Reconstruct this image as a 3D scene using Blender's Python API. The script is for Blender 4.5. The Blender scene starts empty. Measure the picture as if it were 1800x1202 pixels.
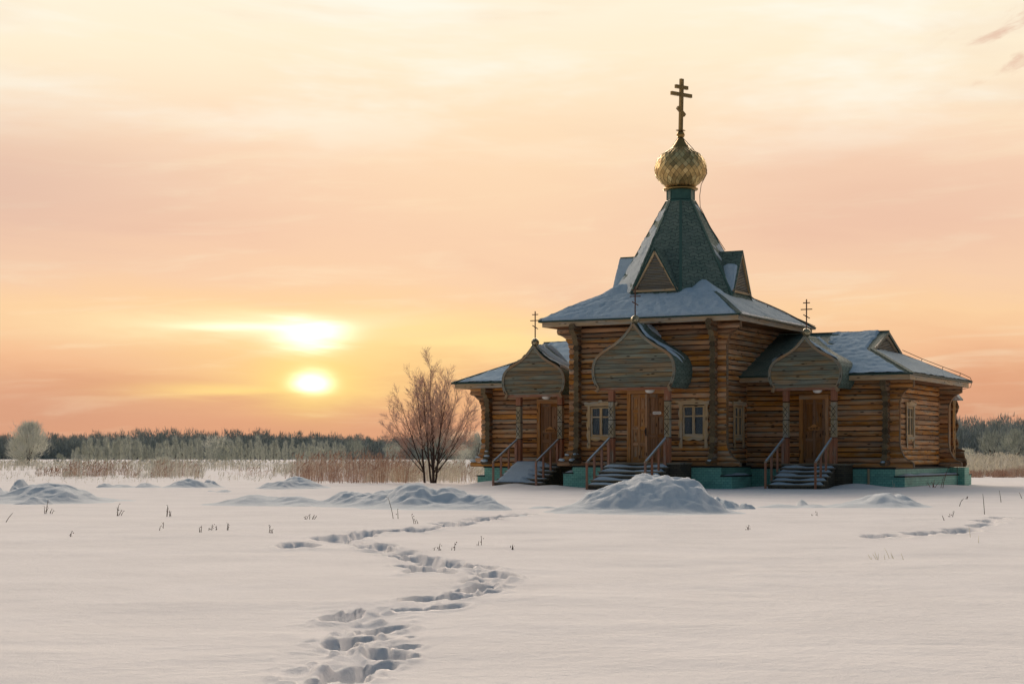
import bpy, math, random
import numpy as np
from mathutils import Vector, Matrix
random.seed(7); rng=np.random.default_rng(11)
S=bpy.context.scene; COL=S.collection
PI=math.pi; R=math.radians
# ------------------------------------------------------------------ camera model (metres, level camera, looking along +Y)
F=3100.0; HC=1.13; YH=801.0
def ground(px,py,z=0.0):
    Y=F*(HC-z)/(py-YH); return ((px-900)/F*Y, Y)
def zat(py,Y): return HC+(YH-py)/F*Y

# ------------------------------------------------------------------ numpy noise
def _h(ix,iy,s):
    n=(ix*374761393+iy*668265263+s*982451653)&0xffffffff
    n=((n^(n>>13))*1274126177)&0xffffffff
    return ((n^(n>>16))&0xffff)/65535.0
def vnoise(x,y,s=0):
    x=np.asarray(x,float); y=np.asarray(y,float)
    ix=np.floor(x).astype(np.int64); iy=np.floor(y).astype(np.int64)
    fx=x-ix; fy=y-iy; fx=fx*fx*(3-2*fx); fy=fy*fy*(3-2*fy)
    a=_h(ix,iy,s); b=_h(ix+1,iy,s); c=_h(ix,iy+1,s); d=_h(ix+1,iy+1,s)
    return (a*(1-fx)+b*fx)*(1-fy)+(c*(1-fx)+d*fx)*fy
def fbm(x,y,s=0,o=4):
    t=0;a=.5
    for k in range(o): t=t+a*vnoise(x*2**k,y*2**k,s+k); a*=.5
    return t/(1-.5**o)
def sstep(a,b,x):
    t=np.clip((x-a)/(b-a),0,1); return t*t*(3-2*t)

# ------------------------------------------------------------------ mesh builder
class MB:
    def __init__(s): s.v=[]; s.f=[]; s.uv=[]; s.m=[]; s.t=[]; s.sm=[]
    def add(s,vs,fs,uvs=None,mat=0,tone=None,smooth=False):
        b=len(s.v); s.v+= [tuple(map(float,p)) for p in vs]
        if tone is None: tone=random.random()
        for k,f in enumerate(fs):
            s.f.append([b+i for i in f])
            s.uv.append(uvs[k] if uvs else [(0,0)]*len(f))
            s.m.append(mat[k] if isinstance(mat,list) else mat); s.t.append(tone); s.sm.append(smooth)
    def face(s,ps,uv=None,mat=0,tone=None,smooth=False):
        s.add(ps,[list(range(len(ps)))],[uv] if uv else None,mat,tone,smooth)
    def box(s,a,b,mat=0,tone=None,grain=None,M=None):
        a=np.minimum(a,b).astype(float) if False else np.array([min(p,q) for p,q in zip(a,b)]); b=np.array([max(p,q) for p,q in zip(a,b)]) if False else np.array(b,float)
        lo=np.minimum(a,b); hi=np.maximum(a,b)
        return s._box(lo,hi,mat,tone,grain,M)
    def _box(s,lo,hi,mat,tone,grain,M):
        d=hi-lo; g=int(np.argmax(d)) if grain is None else grain
        vs=[(x,y,z) for x in (lo[0],hi[0]) for y in (lo[1],hi[1]) for z in (lo[2],hi[2])]
        fs=[[0,1,3,2],[4,6,7,5],[0,4,5,1],[2,3,7,6],[0,2,6,4],[1,5,7,3]]
        o=random.random()*20; uvs=[]
        ax=[(1,2),(1,2),(0,2),(0,2),(0,1),(0,1)]
        for f,(p,q) in zip(fs,ax):
            if p==g: i,j=p,q
            elif q==g: i,j=q,p
            else: i,j=p,q
            uvs.append([(vs[k][i]+o,vs[k][j]+o*.37) for k in f])
        if M is not None: vs=[tuple(M@Vector(v)) for v in vs]
        s.add(vs,fs,uvs,mat,tone)
    def beam(s,p0,p1,w,h,mat=0,tone=None,up=(0,0,1)):
        p0=Vector(p0);p1=Vector(p1);d=p1-p0;L=d.length;x=d/L
        u=Vector(up); 
        if abs(x.dot(u))>.98: u=Vector((0,1,0))
        y=u.cross(x).normalized(); z=x.cross(y)
        M=Matrix((x,y,z)).transposed().to_4x4(); M.translation=p0
        s._box(np.array((0,-w/2,-h/2)),np.array((L,w/2,h/2)),mat,tone,0,M)
    def tube(s,pts,rad,n=6,mat=0,tone=None,smooth=True,cap=False):
        pts=[Vector(p) for p in pts]; rs=rad if isinstance(rad,(list,tuple)) else [rad]*len(pts)
        ring=[];prev=None
        for i,p in enumerate(pts):
            d=(pts[min(i+1,len(pts)-1)]-pts[max(i-1,0)])
            if d.length<1e-9: d=Vector((0,0,1))
            d.normalize()
            if prev is None: a=d.orthogonal().normalized()
            else:
                a=prev-d*prev.dot(d)
                a=a.normalized() if a.length>1e-6 else d.orthogonal().normalized()
            prev=a; b=d.cross(a)
            ring.append([p+(a*math.cos(2*PI*k/n)+b*math.sin(2*PI*k/n))*rs[i] for k in range(n)])
        vs=[q for r in ring for q in r]; fs=[];uvs=[];L=0
        for i in range(len(pts)-1):
            l=(pts[i+1]-pts[i]).length
            for k in range(n):
                k2=(k+1)%n
                fs.append([i*n+k,i*n+k2,(i+1)*n+k2,(i+1)*n+k])
                uvs.append([(L,k/n*.5),(L,(k+1)/n*.5),(L+l,(k+1)/n*.5),(L+l,k/n*.5)])
            L+=l
        if cap:
            fs.append(list(range(n))[::-1]); uvs.append([(0,0)]*n)
            fs.append([(len(pts)-1)*n+k for k in range(n)]); uvs.append([(0,0)]*n)
        s.add(vs,fs,uvs,mat,tone,smooth)
    def lathe(s,prof,n=24,c=(0,0,0),mat=0,tone=None,smooth=True,ph=0.0):
        vs=[];fs=[]
        for r,z in prof:
            for k in range(n):
                a=2*PI*k/n+ph; vs.append((c[0]+r*math.cos(a),c[1]+r*math.sin(a),c[2]+z))
        for i in range(len(prof)-1):
            for k in range(n):
                k2=(k+1)%n; fs.append([i*n+k,i*n+k2,(i+1)*n+k2,(i+1)*n+k])
        s.add(vs,fs,None,mat,tone,smooth)
    def prism(s,poly,fn,d0,d1,mat=0,tone=None,capmat=None,gu=0):
        """extrude 2-D polygon poly (a,b) from depth d0 to d1; fn(a,b,d)->xyz"""
        n=len(poly); vs=[fn(a,b,d0) for a,b in poly]+[fn(a,b,d1) for a,b in poly]
        o=random.random()*20
        fs=[list(range(n)),list(range(2*n-1,n-1,-1))]
        uvp=[((p[0]+o,p[1]+o) if gu==0 else (p[1]+o,p[0]+o)) for p in poly]
        uvs=[uvp,uvp[::-1]]; L=0
        for i in range(n):
            j=(i+1)%n; l=math.dist(poly[i],poly[j])
            fs.append([i,i+n,j+n,j]); uvs.append([(L,0),(L,abs(d1-d0)),(L+l,abs(d1-d0)),(L+l,0)]); L+=l
        mats=[mat]*len(fs)
        if capmat is not None: mats[0]=mats[1]=capmat
        s.add(vs,fs,uvs,mats,tone)
    def build(s,name,mats,parent=None,loc=None,fix=True):
        me=bpy.data.meshes.new(name)
        me.from_pydata(s.v,[],s.f)
        uvl=me.uv_layers.new(name='UVMap')
        flat=np.array([c for u in s.uv for p in u for c in p],dtype=np.float32)
        uvl.data.foreach_set('uv',flat)
        at=me.attributes.new('tone','FLOAT','FACE'); at.data.foreach_set('value',np.array(s.t,dtype=np.float32))
        me.polygons.foreach_set('material_index',np.array(s.m,dtype=np.int32))
        me.polygons.foreach_set('use_smooth',np.array(s.sm,dtype=bool))
        for m in (mats if isinstance(mats,(list,tuple)) else [mats]): me.materials.append(m)
        me.update()
        if fix:
            import bmesh
            bm=bmesh.new(); bm.from_mesh(me); bmesh.ops.recalc_face_normals(bm,faces=bm.faces); bm.to_mesh(me); bm.free()
        o=bpy.data.objects.new(name,me); COL.objects.link(o)
        if parent: o.parent=parent
        if loc: o.location=loc
        return o
def tag(o,label=None,cat=None,group=None,kind=None):
    if label: o['label']=label
    if cat: o['category']=cat
    if group: o['group']=group
    if kind: o['kind']=kind
    return o
def empty(name,loc,rz=0):
    o=bpy.data.objects.new(name,None); COL.objects.link(o); o.location=loc; o.rotation_euler=(0,0,rz); o.empty_display_size=.3; return o
def grid_obj(name,X,Y,Z,mat,parent=None,smooth=True):
    """2-D arrays of coordinates -> one mesh"""
    h,w=X.shape; me=bpy.data.meshes.new(name)
    co=np.stack([X,Y,Z],-1).reshape(-1,3).astype(np.float32)
    idx=np.arange(h*w).reshape(h,w)
    q=np.stack([idx[:-1,:-1],idx[:-1,1:],idx[1:,1:],idx[1:,:-1]],-1).reshape(-1,4)
    me.vertices.add(len(co)); me.vertices.foreach_set('co',co.ravel())
    me.loops.add(q.size); me.loops.foreach_set('vertex_index',q.ravel().astype(np.int32))
    me.polygons.add(len(q)); me.polygons.foreach_set('loop_start',np.arange(0,q.size,4,dtype=np.int32))
    me.polygons.foreach_set('use_smooth',np.full(len(q),smooth))
    me.update(calc_edges=True); me.validate(); me.materials.append(mat)
    o=bpy.data.objects.new(name,me); COL.objects.link(o)
    if parent: o.parent=parent
    return o

# ------------------------------------------------------------------ material helpers
class NT:
    def __init__(s,tree): s.t=tree; s.n=tree.nodes; s.l=tree.links
    def new(s,typ,**kw):
        n=s.n.new(typ)
        for k,v in kw.items(): setattr(n,k,v)
        return n
    def link(s,a,b): s.l.new(a,b)
    def val(s,x,sock):
        if isinstance(x,(int,float)): sock.default_value=x
        elif isinstance(x,(tuple,list)): sock.default_value=x if len(x)==len(sock.default_value) else tuple(x)+(1,)
        else: s.link(x,sock)
    def m(s,op,a,b=None,c=None,clamp=False):
        n=s.new('ShaderNodeMath',operation=op,use_clamp=clamp); s.val(a,n.inputs[0])
        if b is not None: s.val(b,n.inputs[1])
        if c is not None: s.val(c,n.inputs[2])
        return n.outputs[0]
    def mr(s,x,a,b,c=0.0,d=1.0,smooth=True):
        n=s.new('ShaderNodeMapRange',interpolation_type='SMOOTHSTEP' if smooth else 'LINEAR')
        s.val(x,n.inputs[0])
        for k,v in enumerate((a,b,c,d)): n.inputs[k+1].default_value=v
        return n.outputs[0]
    def mix(s,f,a,b,mode='MIX'):
        n=s.new('ShaderNodeMix',data_type='RGBA',blend_type=mode); n.clamp_factor=True
        s.val(f,n.inputs[0]); s.val(a,n.inputs[6]); s.val(b,n.inputs[7]); return n.outputs[2]
    def xyz(s,a,b,c=0.0):
        n=s.new('ShaderNodeCombineXYZ'); s.val(a,n.inputs[0]); s.val(b,n.inputs[1]); s.val(c,n.inputs[2]); return n.outputs[0]
    def noise(s,vec,scale=1.0,detail=4.0,rough=.55,dist=0.0):
        n=s.new('ShaderNodeTexNoise'); s.val(vec,n.inputs['Vector']); n.inputs['Scale'].default_value=scale
        n.inputs['Detail'].default_value=detail; n.inputs['Roughness'].default_value=rough; n.inputs['Distortion'].default_value=dist
        return n.outputs['Fac']
    def ramp(s,f,stops,interp='LINEAR'):
        n=s.new('ShaderNodeValToRGB'); cr=n.color_ramp; cr.interpolation=interp
        while len(cr.elements)<len(stops): cr.elements.new(.5)
        for e,(p,c) in zip(cr.elements,stops): e.position=p; e.color=tuple(c)+(1,) if len(c)==3 else c
        s.val(f,n.inputs[0]); return n.outputs[0]
    def bump(s,h,strength=.3,dist=.02):
        n=s.new('ShaderNodeBump'); n.inputs['Strength'].default_value=strength; n.inputs['Distance'].default_value=dist
        s.val(h,n.inputs['Height']); return n.outputs[0]
def srgb(r,g,b):
    f=lambda c:(c/255/12.92 if c/255<=.04045 else ((c/255+.055)/1.055)**2.4)
    return (f(r),f(g),f(b))
def material(name,rough=.8,metal=0.0,spec=.3):
    m=bpy.data.materials.new(name); m.use_nodes=True; t=NT(m.node_tree)
    p=m.node_tree.nodes['Principled BSDF']; p.inputs['Roughness'].default_value=rough; p.inputs['Metallic'].default_value=metal
    p.inputs['Specular IOR Level'].default_value=spec
    return m,t,p
def uvtone(t):
    uv=t.new('ShaderNodeUVMap',uv_map='UVMap').outputs[0]
    s=t.new('ShaderNodeSeparateXYZ'); t.link(uv,s.inputs[0])
    a=t.new('ShaderNodeAttribute',attribute_name='tone')
    return s.outputs[0],s.outputs[1],a.outputs['Fac']
def wood(name,dark,light,grey,gamt=.4,gr=(1.2,30),gray_scale=(.8,5),knots=True,plank=None,rough=.8,vary=.45,topgrey=0.0):
    m,t,p=material(name,rough)
    u,v,tn=uvtone(t)
    if plank:   # boards stacked along v
        row=t.m('FLOOR',t.m('DIVIDE',v,plank)); wn=t.new('ShaderNodeTexWhiteNoise',noise_dimensions='2D')
        t.link(t.xyz(row,tn),wn.inputs['Vector']); tn2=wn.outputs['Value']
        fr=t.m('FRACT',t.m('DIVIDE',v,plank)); seam=t.m('MINIMUM',fr,t.m('SUBTRACT',1.0,fr))
        seam=t.mr(seam,0.0,.09); z=t.m('ADD',t.m('MULTIPLY',tn2,60.0),t.m('MULTIPLY',tn,31.0))
    else: tn2=tn; seam=None; z=t.m('MULTIPLY',tn,53.0)
    g=t.noise(t.xyz(t.m('MULTIPLY',u,gr[0]),t.m('MULTIPLY',v,gr[1]),z),1.0,5,.6,.3)
    c=t.ramp(g,[(.24,dark),(.70,light)])
    big=t.noise(t.xyz(t.m('MULTIPLY',u,gray_scale[0]),t.m('MULTIPLY',v,gray_scale[1]),t.m('ADD',z,7.0)),1.0,4,.6)
    gf=t.mr(big,.62-.34*gamt,.80-.30*gamt)
    if topgrey:
        geo=t.new('ShaderNodeNewGeometry'); sp=t.new('ShaderNodeSeparateXYZ'); t.link(geo.outputs['Normal'],sp.inputs[0])
        up=t.mr(sp.outputs[2],-.25,.75); gf=t.m('MULTIPLY',gf,t.m('ADD',1-topgrey,t.m('MULTIPLY',up,topgrey)))
    gcol=t.mix(t.mr(g,.3,.7),tuple(x*.7 for x in grey),tuple(min(1,x*1.25) for x in grey))
    c=t.mix(gf,c,gcol)
    # dark cracks and stains along the grain
    cr=t.noise(t.xyz(t.m('MULTIPLY',u,1.7),t.m('MULTIPLY',v,gr[1]*1.6),t.m('ADD',z,3.0)),1.0,3,.7)
    c=t.mix(t.mr(cr,.66,.76,0,.5),c,tuple(x*.22 for x in dark))
    if knots:
        vo=t.new('ShaderNodeTexVoronoi'); t.link(t.xyz(t.m('MULTIPLY',u,2.3),t.m('MULTIPLY',v,7.0),z),vo.inputs['Vector'])
        vo.inputs['Scale'].default_value=1.0
        c=t.mix(t.mr(vo.outputs['Distance'],.10,.22,.85,0.0),c,tuple(x*.18 for x in dark))
    br=t.m('ADD',1-vary,t.m('MULTIPLY',tn2,2*vary))
    hs=t.new('ShaderNodeHueSaturation'); t.link(c,hs.inputs['Color']); t.link(br,hs.inputs['Value']); 
    t.link(t.m('ADD',.85,t.m('MULTIPLY',t.m('FRACT',t.m('MULTIPLY',tn2,7.3)),.3)),hs.inputs['Saturation'])
    c=hs.outputs[0]
    h=g
    if seam is not None:
        c=t.mix(seam,tuple(x*.12 for x in dark),c); h=t.m('ADD',t.m('MULTIPLY',g,.5),t.m('MULTIPLY',seam,.5))
    t.link(c,p.inputs['Base Color']); t.link(t.bump(h,.45,.012),p.inputs['Normal'])
    return m

LOG=wood('log_wood',srgb(124,84,52),srgb(212,154,96),srgb(160,150,130),.58,(.7,8),(.9,3.0),vary=.34,topgrey=.6)
LOGDK=wood('weathered_log_wood',srgb(100,72,48),srgb(150,112,76),srgb(120,112,98),.5,(1.0,26),(.7,6),vary=.4)
ENDG,t,p=material('end_grain',.9)
co=t.new('ShaderNodeTexCoord').outputs['Object']
n1=t.noise(co,26,4,.6); _,_,tn=uvtone(t)
c=t.ramp(t.m('ADD',t.m('MULTIPLY',n1,.7),t.m('MULTIPLY',tn,.35)),[(.3,srgb(70,60,45)),(.75,srgb(128,112,84))])
t.link(c,p.inputs['Base Color']); t.link(t.bump(n1,.5,.01),p.inputs['Normal'])
CHINK,t,p=material('chinking_moss',.95); p.inputs['Base Color'].default_value=srgb(46,32,20)+(1,)
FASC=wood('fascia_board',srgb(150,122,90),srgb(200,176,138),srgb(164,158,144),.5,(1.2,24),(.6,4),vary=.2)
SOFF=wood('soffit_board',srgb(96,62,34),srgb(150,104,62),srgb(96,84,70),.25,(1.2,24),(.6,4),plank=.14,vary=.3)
GABLE=wood('gable_plank',srgb(110,92,68),srgb(160,138,106),srgb(124,128,114),.72,(1.2,16),(.9,5),plank=.158,vary=.22)
TRIMW=wood('carved_trim_wood',srgb(166,134,96),srgb(214,186,142),srgb(178,168,148),.55,(1.4,26),(1.2,5),vary=.15)
OGEE=wood('ogee_trim_wood',srgb(136,108,80),srgb(176,148,116),srgb(136,138,126),.6,(1.4,26),(1.2,5),vary=.2)
DOORW=wood('door_wood',srgb(156,108,70),srgb(208,160,112),srgb(176,152,124),.3,(1.5,30),(1.0,5),vary=.14)
DOORD=wood('dark_door_wood',srgb(118,80,52),srgb(168,124,84),srgb(134,114,94),.3,(1.5,30),(1.0,5),vary=.14)
POSTW=wood('post_wood',srgb(140,96,76),srgb(182,134,110),srgb(160,146,130),.30,(1.5,26),(1.3,4),knots=False,vary=.12)
POSTG=wood('bare_post_wood',srgb(140,126,100),srgb(182,168,138),srgb(164,160,146),.55,(1.5,26),(1.3,4),knots=False,vary=.12)
RAILW=wood('handrail_wood',srgb(128,112,96),srgb(172,156,138),srgb(158,154,150),.6,(1.4,30),(1.3,4),knots=False,vary=.12)
STEPW=wood('step_wood',srgb(98,90,74),srgb(150,140,120),srgb(138,136,126),.5,(1.4,30),(1.3,4),vary=.2)
SLAT=wood('louvre_slat',srgb(126,116,98),srgb(170,158,136),srgb(150,148,138),.7,(1.4,30),(1.3,4),knots=False,vary=.15)

def flat(name,col,rough=.6,metal=0.0,spec=.4,var=.12,scale=6.0):
    m,t,p=material(name,rough,metal,spec)
    co=t.new('ShaderNodeTexCoord').outputs['Object']; n=t.noise(co,scale,5,.6)
    t.link(t.mix(n,tuple(x*(1-var*2) for x in col),tuple(min(1,x*(1+var*2)) for x in col)),p.inputs['Base Color'])
    t.link(t.mr(n,.2,.8,max(0,rough-.12),min(1,rough+.12)),p.inputs['Roughness'])
    return m
GREENM=flat('green_painted_metal',srgb(44,86,80),.45,var=.2)
DKGREEN=flat('dark_green_edge',srgb(30,66,60),.5)
DKCAP=flat('dark_plinth_cap',srgb(30,44,44),.7)
BLACKM=flat('dark_metal',srgb(38,36,36),.45,.4)
RUSTM=flat('rusty_rod',srgb(92,62,48),.6,.3)
GREYM=flat('galvanised_cable',srgb(88,74,66),.5,.5)
LAMPW=flat('milky_lamp_glass',srgb(246,246,240),.2,var=.02)
SIGNW=flat('white_enamel',srgb(236,232,222),.4,var=.04)
SIGNB=flat('blue_ink',srgb(84,104,128),.6)
CURT=flat('pink_curtain',srgb(150,108,100),.9)
CURTB=flat('pale_blue_curtain',srgb(70,90,100),.9,var=.05)
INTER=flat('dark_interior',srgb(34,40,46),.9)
DARKSLOT=flat('dark_gap',srgb(24,20,16),.95)

# gold dome
GOLD,t,p=material('gilded_scales',.46,.9)
_,_,tn=uvtone(t); co=t.new('ShaderNodeTexCoord').outputs['Object']
n=t.noise(co,5,4,.6)
c=t.ramp(t.m('ADD',t.m('MULTIPLY',tn,.55),t.m('MULTIPLY',n,.5)),[(.2,srgb(160,134,90)),(.55,srgb(206,178,122)),(.9,srgb(230,208,154))])
t.link(c,p.inputs['Base Color']); t.link(t.mr(n,.3,.7,.42,.6),p.inputs['Roughness'])
GOLDP=flat('gilded_sheet',srgb(150,124,78),.4,1.0,var=.2)
SEAM=flat('tarnished_seam',srgb(52,42,30),.6,.5)
CROSSM=flat('tarnished_gilt',srgb(140,118,76),.45,.8,var=.15)
BALLM,t,p=material('mottled_ball_metal',.35,.7)
co=t.new('ShaderNodeTexCoord').outputs['Object']; vo=t.new('ShaderNodeTexVoronoi'); vo.inputs['Scale'].default_value=18; t.link(co,vo.inputs['Vector'])
t.link(t.ramp(vo.outputs['Color'],[(.2,srgb(96,90,72)),(.8,srgb(184,174,142))]),p.inputs['Base Color'])

# shingles
def shingle(name,dusty=.0,sc=1.0):
    m,t,p=material(name,.78,0,.25)
    u,v,tn=uvtone(t)
    br=t.new('ShaderNodeTexBrick'); br.offset=.5; br.squash=1
    wv=t.noise(t.xyz(t.m('MULTIPLY',u,3.1),t.m('MULTIPLY',v,3.1),tn),1,2)
    # zig-zag lower edges (hex tabs)
    tri=t.m('ABSOLUTE',t.m('SUBTRACT',t.m('FRACT',t.m('MULTIPLY',u,1/(.34*sc))),.5))
    vv=t.m('ADD',v,t.m('MULTIPLY',t.mr(tri,.12,.38),.055*sc)); vv=t.m('ADD',vv,t.m('MULTIPLY',wv,.02))
    t.link(t.xyz(u,vv,0.0),br.inputs['Vector'])
    br.inputs['Scale'].default_value=1.0; br.inputs['Brick Width'].default_value=.34*sc; br.inputs['Row Height'].default_value=.145*sc
    br.inputs['Mortar Size'].default_value=.012*sc; br.inputs['Mortar Smooth'].default_value=.4; br.inputs['Bias'].default_value=-.2
    br.inputs['Color1'].default_value=srgb(90,112,104)+(1,); br.inputs['Color2'].default_value=srgb(112,130,120)+(1,); br.inputs['Mortar'].default_value=srgb(44,60,56)+(1,)
    n=t.noise(t.xyz(t.m('MULTIPLY',u,2.2),t.m('MULTIPLY',v,2.2),t.m('MULTIPLY',tn,9.0)),1.0,6,.65)
    c=t.mix(t.mr(n,.35,.75,0,.5),br.outputs[0],srgb(120,134,126))
    fr=t.noise(t.xyz(t.m('MULTIPLY',u,9.0),t.m('MULTIPLY',v,14.0),4.0),1.0,5,.7)
    if dusty>0: c=t.mix(t.m('MULTIPLY',t.mr(t.m('ADD',t.m('MULTIPLY',n,.6),t.m('MULTIPLY',fr,.4)),.55-.2*dusty,.75-.2*dusty),.9),c,(.72,.76,.82))
    t.link(c,p.inputs['Base Color'])
    row=t.m('FRACT',t.m('DIVIDE',vv,.145*sc))
    t.link(t.bump(t.m('SUBTRACT',t.m('MULTIPLY',row,-.8),t.m('MULTIPLY',br.outputs['Fac'],.6)),.7,.02),p.inputs['Normal'])
    return m
SHING=shingle('green_shingle',.0); SHINGD=shingle('dusted_green_shingle',.75); SHINGB=shingle('bare_dark_shingle',.0,.7)
# teal tiles
TILE,t,p=material('teal_plinth_tile',.55,0,.35)
u,v,tn=uvtone(t); br=t.new('ShaderNodeTexBrick'); br.offset=.5; t.link(t.xyz(u,v,0.0),br.inputs['Vector'])
br.inputs['Scale'].default_value=1; br.inputs['Brick Width'].default_value=.16; br.inputs['Row Height'].default_value=.085; br.inputs['Mortar Size'].default_value=.006
br.inputs['Color1'].default_value=srgb(118,184,170)+(1,); br.inputs['Color2'].default_value=srgb(134,198,182)+(1,); br.inputs['Mortar'].default_value=srgb(88,146,136)+(1,)
n=t.noise(t.xyz(t.m('MULTIPLY',u,1.3),t.m('MULTIPLY',v,4.0),tn),1.0,6,.65)
c=t.mix(t.mr(n,.45,.75,0,.5),br.outputs[0],srgb(66,104,98)); n2=t.noise(t.xyz(t.m('MULTIPLY',u,14.0),t.m('MULTIPLY',v,3.0),1.0),1.0,4,.7)
c=t.mix(t.mr(n2,.62,.8,0,.4),c,srgb(140,170,160)); t.link(c,p.inputs['Base Color'])
t.link(t.bump(t.m('MULTIPLY',br.outputs['Fac'],-1.0),.6,.008),p.inputs['Normal'])
BRICK,t,p=material('dark_step_brick',.85)
u,v,tn=uvtone(t); br=t.new('ShaderNodeTexBrick'); t.link(t.xyz(u,v,0.0),br.inputs['Vector']); br.inputs['Scale'].default_value=1
br.inputs['Brick Width'].default_value=.25; br.inputs['Row Height'].default_value=.075; br.inputs['Mortar Size'].default_value=.01
br.inputs['Color1'].default_value=srgb(96,90,74)+(1,); br.inputs['Color2'].default_value=srgb(78,74,64)+(1,); br.inputs['Mortar'].default_value=srgb(58,56,50)+(1,)
t.link(br.outputs[0],p.inputs['Base Color']); t.link(t.bump(t.m('MULTIPLY',br.outputs['Fac'],-1.0),.6,.01),p.inputs['Normal'])
# glass
GLASS,t,p=material('window_glass',.04,0,.6); p.inputs['Transmission Weight'].default_value=.75; p.inputs['IOR'].default_value=1.3
p.inputs['Base Color'].default_value=srgb(156,170,176)+(1,)
# snow
def snowmat(name,col,b1=.25,sc=18,dust=None):
    m,t,p=material(name,.9,0,.0)
    co=t.new('ShaderNodeTexCoord').outputs['Object']
    n=t.noise(co,sc,6,.65); n2=t.noise(co,sc*9,3,.7); n3=t.noise(co,.55,4,.6)
    c=t.mix(t.mr(n3,.3,.7),tuple(x*.93 for x in col),col)
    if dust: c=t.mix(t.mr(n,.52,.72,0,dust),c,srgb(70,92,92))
    t.link(c,p.inputs['Base Color'])
    t.link(t.bump(t.m('ADD',n,t.m('MULTIPLY',n2,.35)),b1,.03),p.inputs['Normal'])
    p.inputs['Subsurface Weight'].default_value=0.0
    return m
SNOW=snowmat('field_snow',(.84,.83,.84),.5,9)
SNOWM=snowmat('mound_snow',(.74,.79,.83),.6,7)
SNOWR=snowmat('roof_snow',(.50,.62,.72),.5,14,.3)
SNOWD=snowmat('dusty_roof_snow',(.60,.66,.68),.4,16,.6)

# ------------------------------------------------------------------ CHURCH (local x = along the front to the right, y = away from the front)
TH=R(28); XO=296.5/F*64; YO=64.0
CH=empty('log_church',(XO,YO,0),-TH)
tag(CH,'brown log church with green tent roof, gold onion dome and three porches in the snow','church')
def part(mb,name,mats,parent=CH,label=None):
    o=mb.build(name,mats,parent)
    if label: o['label']=label
    return o
U0,U1=-2.45,2.66; VF,VB=-3.3,3.4; ZB,ZT=.765,5.72
WU0,WU1=-7.58,7.78; WVF,WVB=-.45,6.15; WZT=3.74; ZW=.715
LR=.0915; PITCH=.18
def prof(z,zb,zt,base=.40,tip=.88):
    if z>zt-.30: return tip
    if z>zt-.92:
        q=(zt-.30-z)/.62; return base+(tip-base)*(1-math.sqrt(max(0,1-(1-q)**2)))
    if z<zb+.20: return tip
    if z<zb+.95:
        q=(z-zb-.20)/.75; return base+(tip-base)*(1-math.sqrt(max(0,1-(1-q)**2)))
    return base
def log(mb,axis,a0,a1,other,z,r=LR,e0=None,e1=None,mat=0,n=14,endmat=1):
    """horizontal log along axis 0 (u) or 1 (v); e0/e1: functions z->outward projection beyond a0/a1"""
    r=r*random.uniform(.95,1.05); tone=random.random(); ou=random.random()*30
    ns=max(2,int((a1-a0)/.45)); ph=random.random()*6; wob=random.uniform(.002,.006)
    ss=[a0+(a1-a0)*i/ns for i in range(ns+1)]
    vs=[];A=[]
    for i,s in enumerate(ss):
        for k in range(n):
            an=2*PI*k/n; rr=r*(1+.03*math.sin(3*s+ph+an)+.02*math.sin(7.1*s+an*2+ph))
            h=other+rr*math.cos(an)+wob*math.sin(2*s+ph); zz=z+rr*math.sin(an)
            x=s
            if i==0 and e0: x=a0-e0(zz)
            if i==ns and e1: x=a1+e1(zz)
            A.append(x); vs.append((x,h,zz) if axis==0 else (h,x,zz))
    fs=[];uvs=[];mats=[]
    for i in range(ns):
        for k in range(n):
            k2=(k+1)%n; a,b,c,d=i*n+k,i*n+k2,(i+1)*n+k2,(i+1)*n+k
            fs.append([a,b,c,d]); v0=k/n*2*PI*r; v1=(k+1)/n*2*PI*r
            uvs.append([(A[a]+ou,v0),(A[b]+ou,v1),(A[c]+ou,v1),(A[d]+ou,v0)]); mats.append(mat)
    mb.add(vs,fs,uvs,mats,tone,True)
    for base,flip in ((0,1),(ns*n,0)):
        ids=list(range(n)); ps=[vs[base+k] for k in ids]
        cx=tuple(sum(p[j] for p in ps)/n for j in range(3))
        inn=[tuple(c+(q-c)*.93 for c,q in zip(cx,p)) for p in ps]
        mb.add(ps+inn,[[k,(k+1)%n,(k+1)%n+n,k+n] for k in ids]+[[k+n for k in ids]],None,endmat,tone)
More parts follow.
